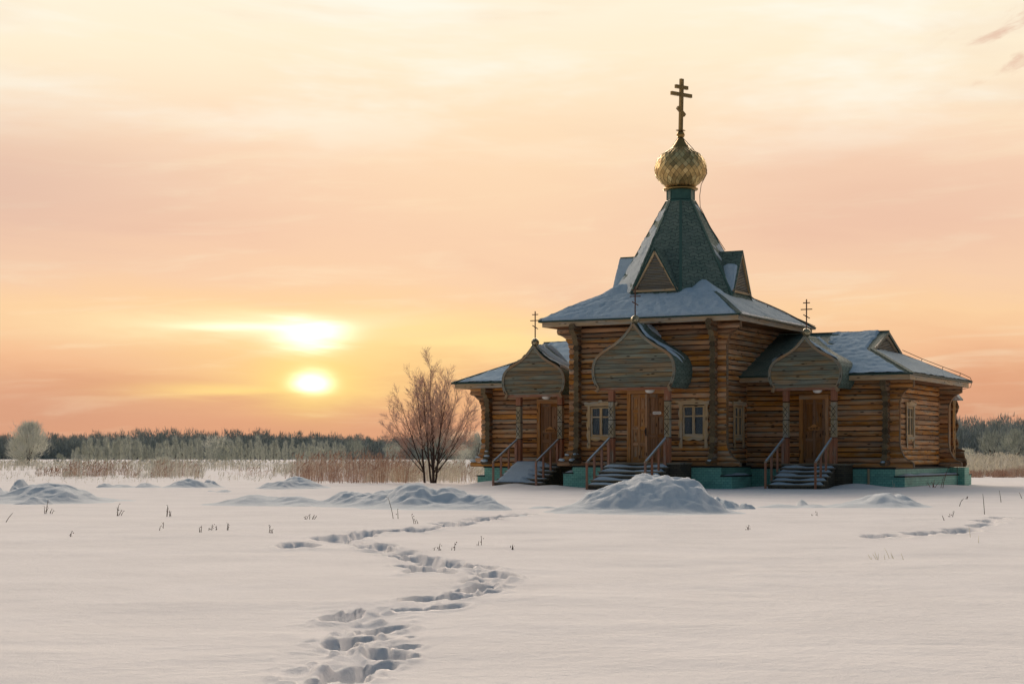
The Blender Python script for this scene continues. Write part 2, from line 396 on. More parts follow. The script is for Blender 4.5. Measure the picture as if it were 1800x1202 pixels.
def logwall(name,axis,a0,a1,other,zb,zt,e0,e1,opens=(),half=False,mat=LOG,r=LR):
    mb=MB(); z=zb+LR+(PITCH/2 if half else 0); zs=[]
    while z<zt-.02:
        segs=[(a0,a1,e0,e1)]
        for o0,o1,z0,z1 in opens:
            if z0-.02<z<z1+.02:
                ns=[]
                for s0,s1,p0,p1 in segs:
                    if o1<=s0 or o0>=s1: ns.append((s0,s1,p0,p1)); continue
                    if o0-s0>.02: ns.append((s0,o0,p0,None))
                    if s1-o1>.02: ns.append((o1,s1,None,p1))
                segs=ns
        for s0,s1,p0,p1 in segs: log(mb,axis,s0,s1,other,z,r,p0,p1)
        if axis==1:
            if e0: log(mb,axis,a0-.12,a0-.10,other,z,r*1.22,(lambda q,e0=e0:max(.02,e0(q)-.105)),None,3)
            if e1: log(mb,axis,a1+.10,a1+.12,other,z,r*1.22,None,(lambda q,e1=e1:max(.02,e1(q)-.105)),3)
        zs.append(z); z+=PITCH
    # moss-filled seam core behind the joints
    xs=sorted({a0,a1}|{o for q in opens for o in q[:2]}); zz=sorted({zb,zt}|{o for q in opens for o in q[2:]})
    for i in range(len(xs)-1):
        for j in range(len(zz)-1):
            cx=(xs[i]+xs[i+1])/2; cz=(zz[j]+zz[j+1])/2
            if any(q[0]<cx<q[1] and q[2]<cz<q[3] for q in opens): continue
            lo=(xs[i],other-.045,zz[j]) if axis==0 else (other-.045,xs[i],zz[j])
            hi=(xs[i+1],other+.045,zz[j+1]) if axis==0 else (other+.045,xs[i+1],zz[j+1])
            mb.box(lo,hi,2)
    return part(mb,name,[mat,ENDG,CHINK,LOGDK])
pm=lambda z:prof(z,ZB,ZT); pw=lambda z:prof(z,ZW,WZT)
pms=lambda z:prof(z,ZB,ZT,.33,.70); pws=lambda z:prof(z,ZW,WZT,.33,.66)
WZ0,WZ1=1.80,2.84
winL=(-1.98,-1.20,WZ0,WZ1); winR=(1.50,2.28,WZ0,WZ1); doorM=(-.46,.90,.80,3.28)
doorR=(4.80,5.62,.80,3.10); doorL=(-5.44,-4.62,.80,3.10)
logwall('log_wall',0,U0,U1,VF,ZB,ZT,pm,pm,[winL,winR,doorM])
winS=(-1.80,-1.06,WZ0,WZ1); winE=(1.58,2.34,WZ0,WZ1)
logwall('log_wall',1,VF,VB,U1,ZB,ZT,pms,pm,[winS],True)
logwall('log_wall',1,VF,VB,U0,ZB,ZT,pms,pm,[],True)
logwall('log_wall',0,U0,U1,VB,WZT,ZT,pm,pm)
logwall('log_wall',0,U1,WU1,WVF,ZW,WZT,None,pw,[doorR])
logwall('log_wall',0,WU0,U0,WVF,ZW,WZT,pw,None,[doorL])
logwall('log_wall',1,WVF,WVB,WU1,ZW,WZT,pws,pws,[winE],True)
logwall('log_wall',1,WVF,WVB,WU0,ZW,WZT,pws,pws,[],True)
logwall('log_wall',0,WU0,WU1,WVB,ZW,WZT,pw,pw)

for u,v,z,r in ((U0-.72,VF-.02,1.02,.13),(U0-.50,VF-.03,1.20,.10),(U0-.02,VF-.62,1.02,.12),(U0+.02,VF-.42,1.22,.09),(WU0-.74,WVF-.02,.97,.13),(WU0-.55,WVF-.02,1.12,.10),(WU0,WVF-.60,.98,.14),(WU0+.02,WVF-.42,1.16,.11),(WU0,WVF-.40,1.34,.07),(U1,VF-.62,1.0,.08),(WU1,WVF-.60,.95,.09)):
    sl_=MB(); n=14; vs=[];fs=[]
    for i in range(7):
        for k in range(n):
            a=2*PI*k/n; q=r*math.sin(PI*i/6)*(1+.28*math.sin(2*a+u*3)+.16*math.sin(3*a+v*5)); vs.append((u+q*math.cos(a),v+q*math.sin(a),z-.03-r*.42*math.cos(PI*i/6)))
    for i in range(6):
        for k in range(n): fs.append([i*n+k,i*n+(k+1)%n,(i+1)*n+(k+1)%n,(i+1)*n+k])
    sl_.add(vs,fs,None,0,.5,True); part(sl_,'corner_snow',SNOWR)
# thin board closing the carved log ends (pale edge strip seen along each bracket)
def edge_strip(name,axis,a,sign,other,zb,zt,pf,w=.075):
    mb=MB(); N=46; zs=[zb+.01+(zt-zb-.02)*i/N for i in range(N+1)]
    pts=[(a+sign*(pf(z)+.005),z) for z in zs]; out=[(x+sign*.022,z) for x,z in pts]
    for i in range(N):
        q=[pts[i],pts[i+1],out[i+1],out[i]]
        if axis==0: f=lambda p,d:(p[0],other+d,p[1])
        else: f=lambda p,d:(other+d,p[0],p[1])
        vs=[f(p,-w) for p in q]+[f(p,w) for p in q]
        mb.add(vs,[[0,1,2,3],[7,6,5,4],[0,4,5,1],[1,5,6,2],[2,6,7,3],[3,7,4,0]],[[(zs[i],0),(zs[i+1],0),(zs[i+1],.1),(zs[i],.1)]]*6,0,.5)
    return part(mb,name,LOGDK)
edge_strip('corner_edge_board',0,U1,1,VF,ZB,ZT,pm); edge_strip('corner_edge_board',0,WU1,1,WVF,ZW,WZT,pw); edge_strip('corner_edge_board',0,WU1,1,WVB,ZW,WZT,pw)

# ------------------------------------------------------------------ windows with carved surrounds
def wavy(a0,a1,b,amp,nw,out=1,N=40):
    return [(a0+(a1-a0)*i/N, b+out*amp*abs(math.sin(PI*nw*i/N))**1.4) for i in range(N+1)]
def window(fn,a0,a1,z0,z1,label=None):
    """fn(a,z,d): a along wall, d outward from the log surface. Opening a0..a1, z0..z1"""
    fr=MB(); ac=(a0+a1)/2
    # jamb boards with wavy outer edge
    for sg in (-1,1):
        ai=(a0 if sg<0 else a1); 
        edge=[]; N=36
        for i in range(N+1):
            zz=z0-.40+(z1-z0+.44)*i/N; k=(zz-(z0-.40))
            w=.145+.022*math.sin(2*PI*k/.36)+(-.02 if k<.25 else 0)
            edge.append((ai+sg*w,zz))
        poly=[(ai+sg*.015,z0-.40)]+edge+[(ai+sg*.015,z1+.04)]
        fr.prism(poly,fn,.01,.05,0,.5,gu=1)
    # head board, scalloped top with centre crest
    top=[]; N=60; w=(a1-a0)/2+.27
    for i in range(N+1):
        x=-w+2*w*i/N; ax=abs(x)/w
        h=.135+.05*abs(math.sin(PI*1.5*(x/w)))**.7*(1 if ax>.14 else 0)
        if ax<.14: h=.15+.095*math.sqrt(max(0,1-(ax/.14)**2))
        if ax>.93: h=.16
        top.append((ac+x,z1+h))
    poly=[(ac-w+.07,z1+.03)]+top+[(ac+w-.07,z1+.03)]
    fr.prism(poly,fn,.012,.075,0,.6)
    # apron with wavy bottom
    N=40; bot=[(a1-.0-(a1-a0)*i/N, z0-.10-.055*abs(math.sin(PI*2*i/N))**1.2+(.03 if False else 0)) for i in range(N+1)]
    fr.prism([(a0,z0),(a1,z0)]+bot,fn,.012,.055,0,.4)
    o=part(fr,'window_surround',TRIMW)
    if label: o['label']=label
    sa=MB(); t=.055
    def bar(p,q,r,s,d0=-.05,d1=.02): sa.prism([(p,r),(q,r),(q,s),(p,s)],fn,d0,d1,0,.5,gu=(1 if s-r>q-p else 0))
    bar(a0,a0+t,z0,z1); bar(a1-t,a1,z0,z1); bar(a0+t,a1-t,z1-t,z1); bar(a0+t,a1-t,z0,z0+t+.02)
    bar(ac-.045,ac+.045,z0+t+.02,z1-t,-.05,.03)
    zt=z0+(z1-z0)*.66
    bar(a0+t,ac-.045,zt-.025,zt+.025,-.045,.012); bar(ac+.045,a1-t,zt-.025,zt+.025,-.045,.012)
    sash=part(sa,'sash',TRIMW,o)
    for s0,s1 in ((a0+t,ac-.045),(ac+.045,a1-t)):
        g=MB(); g.prism([(s0,z0+t+.02),(s1,z0+t+.02),(s1,z1-t),(s0,z1-t)],fn,-.028,-.022,0,.5); part(g,'pane',GLASS,o)
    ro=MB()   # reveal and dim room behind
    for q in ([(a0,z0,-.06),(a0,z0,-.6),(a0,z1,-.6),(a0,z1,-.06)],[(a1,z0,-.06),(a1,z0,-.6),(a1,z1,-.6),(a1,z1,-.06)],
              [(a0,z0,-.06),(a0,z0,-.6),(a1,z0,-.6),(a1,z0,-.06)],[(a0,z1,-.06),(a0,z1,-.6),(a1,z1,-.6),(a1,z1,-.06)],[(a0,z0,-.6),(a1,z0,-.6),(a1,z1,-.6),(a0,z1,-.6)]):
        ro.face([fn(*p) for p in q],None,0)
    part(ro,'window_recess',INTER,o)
    cu=MB()
    def drape(x0,x1,mat,d=-.13):
        N=14; vs=[];fs=[]
        for i in range(N+1):
            x=x0+(x1-x0)*i/N; dd=d+.02*math.sin(i*1.9)
            vs+= [fn(x,z0+.05,dd),fn(x,z1-.03,dd)]
        for i in range(N): fs.append([2*i,2*i+1,2*i+3,2*i+2])
        cu.add(vs,fs,None,mat,.5,True)
    drape(a0+.05,a0+.19,0); drape(ac+.03,ac+.10,0); drape(a0+.25,ac-.02,1,-.2); drape(ac+.14,a1-.05,1,-.2)
    part(cu,'curtain',[CURT,CURTB],o)
    return o
fF=lambda a,z,d:(a,VF-LR-d,z)
window(fF,*winL); window(fF,*winR)
window(lambda a,z,d:(U1+LR+d,a,z),*winS)
window(lambda a,z,d:(WU1+LR+d,a,z),*winE)

# ------------------------------------------------------------------ doors
def door_leaf(fn,a0,a1,z0,z1,mat,rows,cols,name,parent,plank=False,dd=0.0):
    mb=MB(); st=.085
    mb.prism([(a0,z0),(a1,z0),(a1,z1),(a0,z1)],fn,-.05+dd,-.015+dd,0,.35,gu=1)
    xs=[a0]+[a0+(a1-a0)*i/cols for i in range(1,cols)]+[a1]
    zs=[z0]+[z0+(z1-z0)*r for r in rows]+[z1]
    for i,x in enumerate(xs):
        w0=x if i==0 else x-st*.5; w1=x if i==len(xs)-1 else x+st*.5
        if i==0: w1=x+st
        if i==len(xs)-1: w0=x-st
        mb.prism([(w0,z0),(w1,z0),(w1,z1),(w0,z1)],fn,-.015+dd,.012+dd,0,random.random(),gu=1)
    for i,z in enumerate(zs):
        h0=z if i==0 else z-st*.55; h1=z if i==len(zs)-1 else z+st*.55
        if i==0: h1=z+st*1.5
        if i==len(zs)-1: h0=z-st*1.3
        for j in range(cols):
            x0=xs[j]+(st if j==0 else st*.5); x1=xs[j+1]-(st if j==cols-1 else st*.5)
            mb.prism([(x0,h0),(x1,h0),(x1,h1),(x0,h1)],fn,-.015+dd,.009+dd,0,random.random())
    for i in range(len(zs)-1):   # raised fields
        for j in range(cols):
            x0=xs[j]+(st if j==0 else st*.5)+.035; x1=xs[j+1]-(st if j==cols-1 else st*.5)-.035
            y0=zs[i]+(st*1.5 if i==0 else st*.55)+.04; y1=zs[i+1]-(st*1.3 if i==len(zs)-2 else st*.55)-.04
            if x1>x0 and y1>y0: mb.prism([(x0,y0),(x1,y0),(x1,y1),(x0,y1)],fn,-.015+dd,-.003+dd,0,random.random(),gu=1)
    return part(mb,name,mat,parent)
def door_frame(fn,a0,a1,z0,z1,w=.13):
    mb=MB()
    mb.prism([(a0-w,z0),(a0,z0),(a0,z1),(a0-w,z1)],fn,-.05,.06,0,.4,gu=1)
    mb.prism([(a1,z0),(a1+w,z0),(a1+w,z1),(a1,z1)],fn,-.05,.06,0,.6,gu=1)
    mb.prism([(a0-w,z1),(a1+w,z1),(a1+w,z1+.15),(a0-w,z1+.15)],fn,-.05,.063,0,.5)
    mb.prism([(a0-w,z0-.02),(a1+w,z0-.02),(a1+w,z0+.03),(a0-w,z0+.03)],fn,-.06,.05,0,.5)
    mb.face([fn(a0-.01,z0,-.09),fn(a1+.01,z0,-.09),fn(a1+.01,z1+.01,-.09),fn(a0-.01,z1+.01,-.09)],None,1)
    return part(mb,'door_frame',[DOORW,DARKSLOT])
DK=.90
df=door_frame(fF,-.45,.88,DK,3.27)
d1=door_leaf(fF,-.44,.172,DK+.035,3.255,DOORW,(.26,.50,.75),2,'door',CH,dd=.012)
d2=door_leaf(fF,.178,.87,DK+.035,3.255,DOORD,(.38,.70),2,'door',CH)
d2['label']='darker plank door leaf with white plaque'
h=MB(); h.prism([(.11,1.82),(.15,1.82),(.15,2.10),(.11,2.10)],fF,.024,.04,0); h.beam(fF(.13,1.86,.07),fF(.13,2.05,.07),.025,.025); h.beam(fF(.13,1.87,.03),fF(.13,1.87,.08),.02,.02); h.beam(fF(.13,2.04,.03),fF(.13,2.04,.08),.02,.02)
part(h,'door_handle',BLACKM,d1)
sg=MB(); pl=[]; x0,x1,y0,y1,rr=.375,.695,2.555,2.66,.04
for cx,cy,a in ((x1-rr,y0+rr,-90),(x1-rr,y1-rr,0),(x0+rr,y1-rr,90),(x0+rr,y0+rr,180)):
    for k in range(5): pl.append((cx+rr*math.cos(R(a+k*22.5)),cy+rr*math.sin(R(a+k*22.5))))
sg.prism(pl,fF,.013,.02,0,.5)
rs=random.Random(4)
for k in range(8):      # worn, unreadable pale-blue lettering: small strokes only
    xx=.405+.033*k
    sg.prism([(xx,2.588),(xx+.007,2.588),(xx+.007,2.63),(xx,2.63)],fF,.0205,.0225,1)
    if rs.random()<.75: z_=2.588+rs.choice([0,.018,.036]); sg.prism([(xx+.009,z_),(xx+.023,z_),(xx+.023,z_+.007),(xx+.009,z_+.007)],fF,.0205,.0225,1)
part(sg,'door_plaque',[SIGNW,SIGNB],d2)
fW=lambda a,z,d:(a,WVF-LR-d,z)
def wing_door(o):
    a0,a1=o[0]+.01,o[1]-.01
    door_frame(fW,a0,a1,.87,3.09)
    d=door_leaf(fW,a0+.012,a1-.012,.905,3.075,DOORD,(.36,.52),2,'door',CH)
    m=MB(); ac=(a0+a1)/2
    m.prism([(ac-.19,2.02),(ac+.19,2.02),(ac+.2,2.13),(ac+.12,2.15),(ac+.06,2.20),(ac,2.23),(ac-.06,2.20),(ac-.12,2.15),(ac-.2,2.13)],fW,.013,.03,0,.8)
    for k in range(6):
        x=ac-.15+.055*k; m.prism([(x,2.055),(x+.022,2.05),(x+.03,2.10),(x+.008,2.115)],fW,.031,.038,1)
    part(m,'carved_plaque',[DOORW,DARKSLOT],d)
    h=MB(); h.beam(fW(a1-.07,1.85,.06),fW(a1-.07,2.0,.06),.02,.02); h.beam(fW(a1-.07,1.86,.01),fW(a1-.07,1.86,.065),.018,.018); h.beam(fW(a1-.07,1.99,.01),fW(a1-.07,1.99,.065),.018,.018)
    part(h,'door_handle',BLACKM,d)
wing_door(doorR); wing_door(doorL)

# ------------------------------------------------------------------ plinth
def tbox(mb,lo,hi,mat=0):      # tiled box, uv in metres on every side
    x0,y0,z0=lo; x1,y1,z1=hi
    for ps,a in (([(x0,y0),(x1,y0)],0),([(x1,y0),(x1,y1)],1),([(x1,y1),(x0,y1)],0),([(x0,y1),(x0,y0)],1)):
        (p,q),(r,s)=ps
        mb.face([(p,q,z0),(r,s,z0),(r,s,z1),(p,q,z1)],[((p,q)[a],z0),((r,s)[a],z0),((r,s)[a],z1),((p,q)[a],z1)],mat,.4)
    mb.face([(x0,y0,z1),(x1,y0,z1),(x1,y1,z1),(x0,y1,z1)],None,mat,.4)
def plinth(lo,hi,ledges=(),cap=.055):
    mb=MB(); tbox(mb,lo,(hi[0],hi[1],hi[2]-cap)); o=part(mb,'plinth',TILE)
    c=MB(); c.box((lo[0]-.03,lo[1]-.03,hi[2]-cap),(hi[0]+.03,hi[1]+.03,hi[2])); part(c,'plinth_cap',DKCAP,o)
    for l,h_ in ledges:
        mb=MB(); tbox(mb,l,(h_[0],h_[1],h_[2]-.05)); mb.box((l[0]-.03,l[1]-.03,h_[2]-.05),(h_[0]+.03,h_[1]+.03,h_[2]),1)
        lo_=part(mb,'plinth_ledge',[TILE,DKCAP],o)
        s=MB(); N=24; M=6; vs=[];fs=[]
        for i in range(N+1):
            for j in range(M+1):
                x=l[0]+.02+(h_[0]-l[0]-.04)*j/M; y=l[1]+.02+(h_[1]-l[1]-.04)*i/N
                e=min(j,M-j)/1.5; e2=min(i,N-i)/2
                vs.append((x,y,h_[2]-.01+.07*min(1,e,e2)*(.4+.9*float(vnoise(y*1.7,x*2,5)))))
        for i in range(N):
            for j in range(M): fs.append([i*(M+1)+j,i*(M+1)+j+1,(i+1)*(M+1)+j+1,(i+1)*(M+1)+j])
        s.add(vs,fs,None,0,.5,True); part(s,'ledge_snow',SNOWR,o)
plinth((-2.70,-3.38,-.4),(2.88,3.3,.785),[((2.884,-3.374,-.4),(3.25,-1.5,.475)),((-3.08,-3.374,-.4),(-2.704,-1.2,.55))])
plinth((2.9,-.50,-.4),(8.04,7.4,.735),[((8.044,-.494,-.4),(8.37,8.9,.45))])
plinth((-7.86,-.50,-.4),(-2.72,7.0,.735),[((-8.16,-.494,-.4),(-7.864,6.4,.40))])
pp=MB(); pp.tube([(7.14,-.56,.0),(7.14,-.56,.69)],.045,10,0,.5); part(pp,'drain_pipe',POSTG)

# ------------------------------------------------------------------ main roof
RINGS=[(3.76,3.96,5.865),(3.30,3.46,6.15),(2.85,2.98,6.44),(2.45,2.55,6.66),(2.05,2.10,6.86),(1.75,1.78,7.0),(1.45,1.45,7.20)]
def ring_pt(k,t):
    i=min(int(t),len(RINGS)-2); f=t-i
    a=RINGS[i];b=RINGS[i+1]; return [a[j]+(b[j]-a[j])*f for j in range(3)]
SIDES=[((-1,-1),(1,-1)),((1,-1),(1,1)),((1,1),(-1,1)),((-1,1),(-1,-1))]
rf=MB()
def roof_pt(side,s,t):
    A,B,Z=ring_pt(0,t); (x0,y0),(x1,y1)=SIDES[side]
    return Vector(((x0+(x1-x0)*s)*A,(y0+(y1-y0)*s)*B,Z))
for sd in range(4):
    for i in range(len(RINGS)-1):
        q=[roof_pt(sd,0,i),roof_pt(sd,1,i),roof_pt(sd,1,i+1),roof_pt(sd,0,i+1)]
        W=RINGS[i][0]; W2=RINGS[i+1][0]
        rf.face(q,[(-W,i*.53),(W,i*.53),(W2,i*.53+.53),(-W2,i*.53+.53)],0,.3)
MR=part(rf,'main_roof',SHINGD)
def eaves(parent,x0,x1,y0,y1,z,skip=(),inset=.09):
    e=MB()   # green drip edge
    for a,b in (((x0,y0),(x1,y0)),((x1,y0),(x1,y1)),((x1,y1),(x0,y1)),((x0,y1),(x0,y0))):
        dx=0
        if (a,b) in skip: continue
        e.beam((a[0],a[1],z-.012),(b[0],b[1],z-.012),.05,.05,0,.5)
    part(e,'drip_edge',DKGREEN,parent)
    f=MB(); i=inset; w=.04
    f.box((x0+i,y0+i,z-.20),(x1-i,y0+i+w,z-.035),0,grain=0); f.box((x0+i,y1-i-w,z-.20),(x1-i,y1-i,z-.035),0,grain=0)
    f.box((x0+i,y0+i+w,z-.20),(x0+i+w,y1-i-w,z-.035),0,grain=1); f.box((x1-i-w,y0+i+w,z-.20),(x1-i,y1-i-w,z-.035),0,grain=1)
    part(f,'fascia',FASC,parent)
    s=MB(); zz=z-.195
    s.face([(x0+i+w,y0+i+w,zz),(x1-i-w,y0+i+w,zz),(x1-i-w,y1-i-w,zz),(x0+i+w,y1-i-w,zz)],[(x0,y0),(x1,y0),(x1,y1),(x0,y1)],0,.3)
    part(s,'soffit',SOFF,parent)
eaves(MR,-3.76,3.76,-3.96,3.96,5.865)
for sx,sy in ((-1,-1),(1,-1),(1,1),(-1,1)):
    hc=MB()
    pts=[Vector((sx*a,sy*b,z+.02)) for a,b,z in RINGS]
    for i in range(len(pts)-1): hc.beam(pts[i],pts[i+1],.16,.03,0,.5)
    part(hc,'hip_cap',SHINGB,MR)
def snow_patch(name,pt,n,m,thick,mask,mat,parent):
    """pt(s,t)->Vector on the roof; mask(s,t,p) in 0..1; sheet dips under the roof where mask is 0"""
    P=[[pt(i/n,j/m) for i in range(n+1)] for j in range(m+1)]
    X=np.array([[p.x for p in r] for r in P]);Y=np.array([[p.y for p in r] for r in P]);Z=np.array([[p.z for p in r] for r in P])
    sI,tI=np.meshgrid(np.arange(n+1)/n,np.arange(m+1)/m)
    nz=fbm(X*2.3+Z*3+17,Y*2.3+Z*2+5,3,5)
    mk=np.clip(mask(sI,tI,nz,X,Y,Z),0,1)
    a=(P[0][-1]-P[0][0]); b=(P[-1][n//2]-P[0][n//2]); nrm=a.cross(b).normalized()
    if nrm.z<0: nrm=-nrm
    off=-.035+(thick+.035)*sstep(.25,.75,mk)*(.55+.9*fbm(X*4+3,Y*4+Z*4,9,4))
    return grid_obj(name,X+nrm.x*off,Y+nrm.y*off,Z+nrm.z*off,mat,parent)
edge=lambda s,a:np.minimum(sstep(0,a,s),sstep(0,a,1-s))
NT_=len(RINGS)-1.0
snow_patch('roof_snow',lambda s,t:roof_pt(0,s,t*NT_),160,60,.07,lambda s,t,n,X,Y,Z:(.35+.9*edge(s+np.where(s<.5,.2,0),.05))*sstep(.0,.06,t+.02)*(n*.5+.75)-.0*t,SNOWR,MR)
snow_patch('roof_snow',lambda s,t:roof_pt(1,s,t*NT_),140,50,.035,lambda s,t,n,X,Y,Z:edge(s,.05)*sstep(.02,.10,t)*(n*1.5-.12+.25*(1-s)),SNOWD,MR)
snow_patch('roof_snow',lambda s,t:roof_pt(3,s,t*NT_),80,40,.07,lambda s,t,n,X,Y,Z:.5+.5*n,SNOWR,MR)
# snow drifted up against the tent at the visible corner and the left corner
def drift(cx,cy,r,h,zb,name='roof_snow'):
    n=40; a=np.linspace(0,2*PI,n+1); q=np.linspace(0,1,14)[:,None]
    X=cx+q*r*np.cos(a)[None]; Y=cy+q*r*np.sin(a)[None]
    D=np.maximum(np.abs(X)/1.0,np.abs(Y)/1.03)
    zr=np.interp(D,[r_[0] for r_ in RINGS][::-1],[r_[2] for r_ in RINGS][::-1])
    Z=zr-.03+h*(1-sstep(0,1,q))*(.6+.8*fbm(X*3,Y*3,4))*np.ones_like(X)+.04*(1-q**2)
    grid_obj(name,X,Y,Z,SNOWR,MR)
drift(1.75,-1.8,.95,.22,7.0); drift(-1.75,-1.8,1.0,.20,7.0); drift(1.1,-2.2,.8,.12,6.9)

# ------------------------------------------------------------------ tent roof, drum, dome, cross
def RT(z): return 2.23-(z-7.34)*.563
tz=[6.55,7.34,8.3,9.3,10.34]; OCT=[R(22.5+45*k) for k in range(8)]
tn_=MB()
for k in range(8):
    a0,a1=OCT[k],OCT[(k+1)%8]
    for i in range(len(tz)-1):
        r0,r1=RT(tz[i]),RT(tz[i+1]); w0,w1=r0*math.sin(R(22.5)),r1*math.sin(R(22.5))
        L0=(tz[i]-6.55)*1.13; L1=(tz[i+1]-6.55)*1.13
        tn_.face([(r0*math.cos(a0),r0*math.sin(a0),tz[i]),(r0*math.cos(a1),r0*math.sin(a1),tz[i]),(r1*math.cos(a1),r1*math.sin(a1),tz[i+1]),(r1*math.cos(a0),r1*math.sin(a0),tz[i+1])],
               [(k*3-w0,L0),(k*3+w0,L0),(k*3+w1,L1),(k*3-w1,L1)],0,.5)
TENT=part(tn_,'tent_roof',SHING)
rc=MB()
for a in OCT:
    rc.beam((RT(6.7)*math.cos(a),RT(6.7)*math.sin(a),6.7),(RT(10.34)*math.cos(a),RT(10.34)*math.sin(a),10.34),.10,.03,0,.6,up=(math.cos(a),math.sin(a),.3))
part(rc,'ridge_strip',flat('ridge_green',srgb(66,98,90),.6),TENT)
def tent_pt(k):
    a0,a1=OCT[k],OCT[(k+1)%8]
    def f(s,t):
        z=6.9+(10.2-6.9)*t; r=RT(z); return Vector((r*(math.cos(a0)*(1-s)+math.cos(a1)*s),r*(math.sin(a0)*(1-s)+math.sin(a1)*s),z))
    return f
# faces: k=4 looks to the left-front diagonal (normal 225 deg), k=5 front
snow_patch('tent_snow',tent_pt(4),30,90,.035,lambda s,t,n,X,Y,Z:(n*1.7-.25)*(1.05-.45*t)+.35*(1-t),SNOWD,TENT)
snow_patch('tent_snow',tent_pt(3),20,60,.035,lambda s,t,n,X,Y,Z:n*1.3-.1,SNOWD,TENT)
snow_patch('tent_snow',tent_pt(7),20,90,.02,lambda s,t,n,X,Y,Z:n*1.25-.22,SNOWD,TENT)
dr=MB(); dr.lathe([(.50,10.30),(.50,10.76)],8,(0,0,0),0,.5,False,R(22.5)); 
for a in OCT: dr.beam((.505*math.cos(a),.505*math.sin(a),10.34),(.505*math.cos(a),.505*math.sin(a),10.74),.04,.02,0,.9,up=(math.cos(a),math.sin(a),0))
dr.lathe([(.56,10.30),(.56,10.36),(.5,10.40)],8,(0,0,0),0,.5,False,R(22.5))
part(dr,'drum',GREENM)
co_=MB(); co_.lathe([(.45,10.74),(.60,10.75),(.63,10.78),(.63,10.82),(.50,10.84),(.50,10.90),(.44,10.92)],40,(0,0,0),0,.5); part(co_,'cornice_ring',GOLDP)
DZ=10.86; DH=1.42
def dome_r(q):   # q 0..1 from bottom to the neck
    pts=[(0,.50),(.05,.585),(.12,.715),(.265,.89),(.41,.94),(.51,.935),(.69,.868),(.826,.723),(.91,.53),(1,.345)]
    for (a,b),(c,d) in zip(pts,pts[1:]):
        if q<=c: return b+(d-b)*(q-a)/(c-a)
    return .345
dm=MB(); NS=26; NR=13
def dome_v(i,j):
    q=max(0,min(1,i/(NR-1))); a=2*PI*(j+.5*(i%2))/NS+.1; r=dome_r(q); return Vector((r*math.cos(a),r*math.sin(a),DZ+q*DH))
seam=MB()
for i in range(-1,NR-1):
    for j in range(NS):
        jl=j-1 if i%2==0 else j; jr=j if i%2==0 else j+1
        p=[dome_v(i,j) if i>=0 else None,dome_v(i+1,jr),dome_v(i+2,j) if i+2<=NR-1 else None,dome_v(i+1,jl)]
        q=[v for v in p if v is not None]
        if len(q)<3: continue
        c=sum(q,Vector())/len(q); out=Vector((c.x,c.y,0)).normalized()
        tilt=out*.012+Vector((random.uniform(-1,1),random.uniform(-1,1),random.uniform(-1,1)))*.004
        inn=[c+(v-c)*.95+out*.008+(tilt if v.z<c.z else Vector()) for v in q]
        dm.face(inn,None,0); seam.face(q,None,0,.5)
        n_=len(q)
        for a in range(n_): dm.add([q[a],q[(a+1)%n_],inn[(a+1)%n_],inn[a]],[[0,1,2,3]],None,1,.5)
DOME=part(dm,'onion_dome',[GOLD,SEAM]); part(seam,'dome_underlayer',SEAM,DOME)
nk=MB(); nk.lathe([(.385,DZ+DH-.045),(.355,DZ+DH+.0),(.255,DZ+DH+.13),(.165,DZ+DH+.26),(.11,DZ+DH+.36)],24,(0,0,0),0,.5); part(nk,'dome_neck',GOLDP,DOME)
BZ=DZ+DH+.49
def ball(mb,c,r,n=20):
    mb.lathe([(r*math.sin(PI*i/12),-r*math.cos(PI*i/12)) for i in range(13)],n,c,0,.5)
b=MB(); ball(b,(0,0,BZ),.15); part(b,'dome_ball',GOLDP,DOME)
CR=empty('x',(0,0,0)); bpy.data.objects.remove(CR)
def cross(mb,base,H,th,bars,dx,ang,wid,lean=0.0,slant=None):
    """orthodox cross: mast + bars (height, halfwidth) along direction ang in local plan"""
    d=Vector((math.cos(ang),math.sin(ang),0)); b=Vector(base); top=b+Vector((0,0,H))+d*lean
    mb.beam(b,top,th,wid,0,.5,up=d)
    for hgt,hw,tl in bars:
        c=b+(top-b)*(hgt/H); v=(d*math.cos(tl)+Vector((0,0,1))*math.sin(tl))
        mb.beam(c-v*hw,c+v*hw,th*.96,wid*.93,0,.5,up=(0,0,1))
# plan direction of the main cross: world bearing 52 deg from +Y -> local
wa=math.atan2(math.cos(R(52)),math.sin(R(52))); la=wa+TH
cm=MB(); cross(cm,(0,0,BZ+.13),1.90,.10,[(1.60,.30,0),(1.33,.50,0),(.72,.22,-R(38))],0,la,.135,.05)
cm.box((-.13,-.13,BZ+.14),(.13,.13,BZ+.17)); CRS=part(cm,'cross',CROSSM)

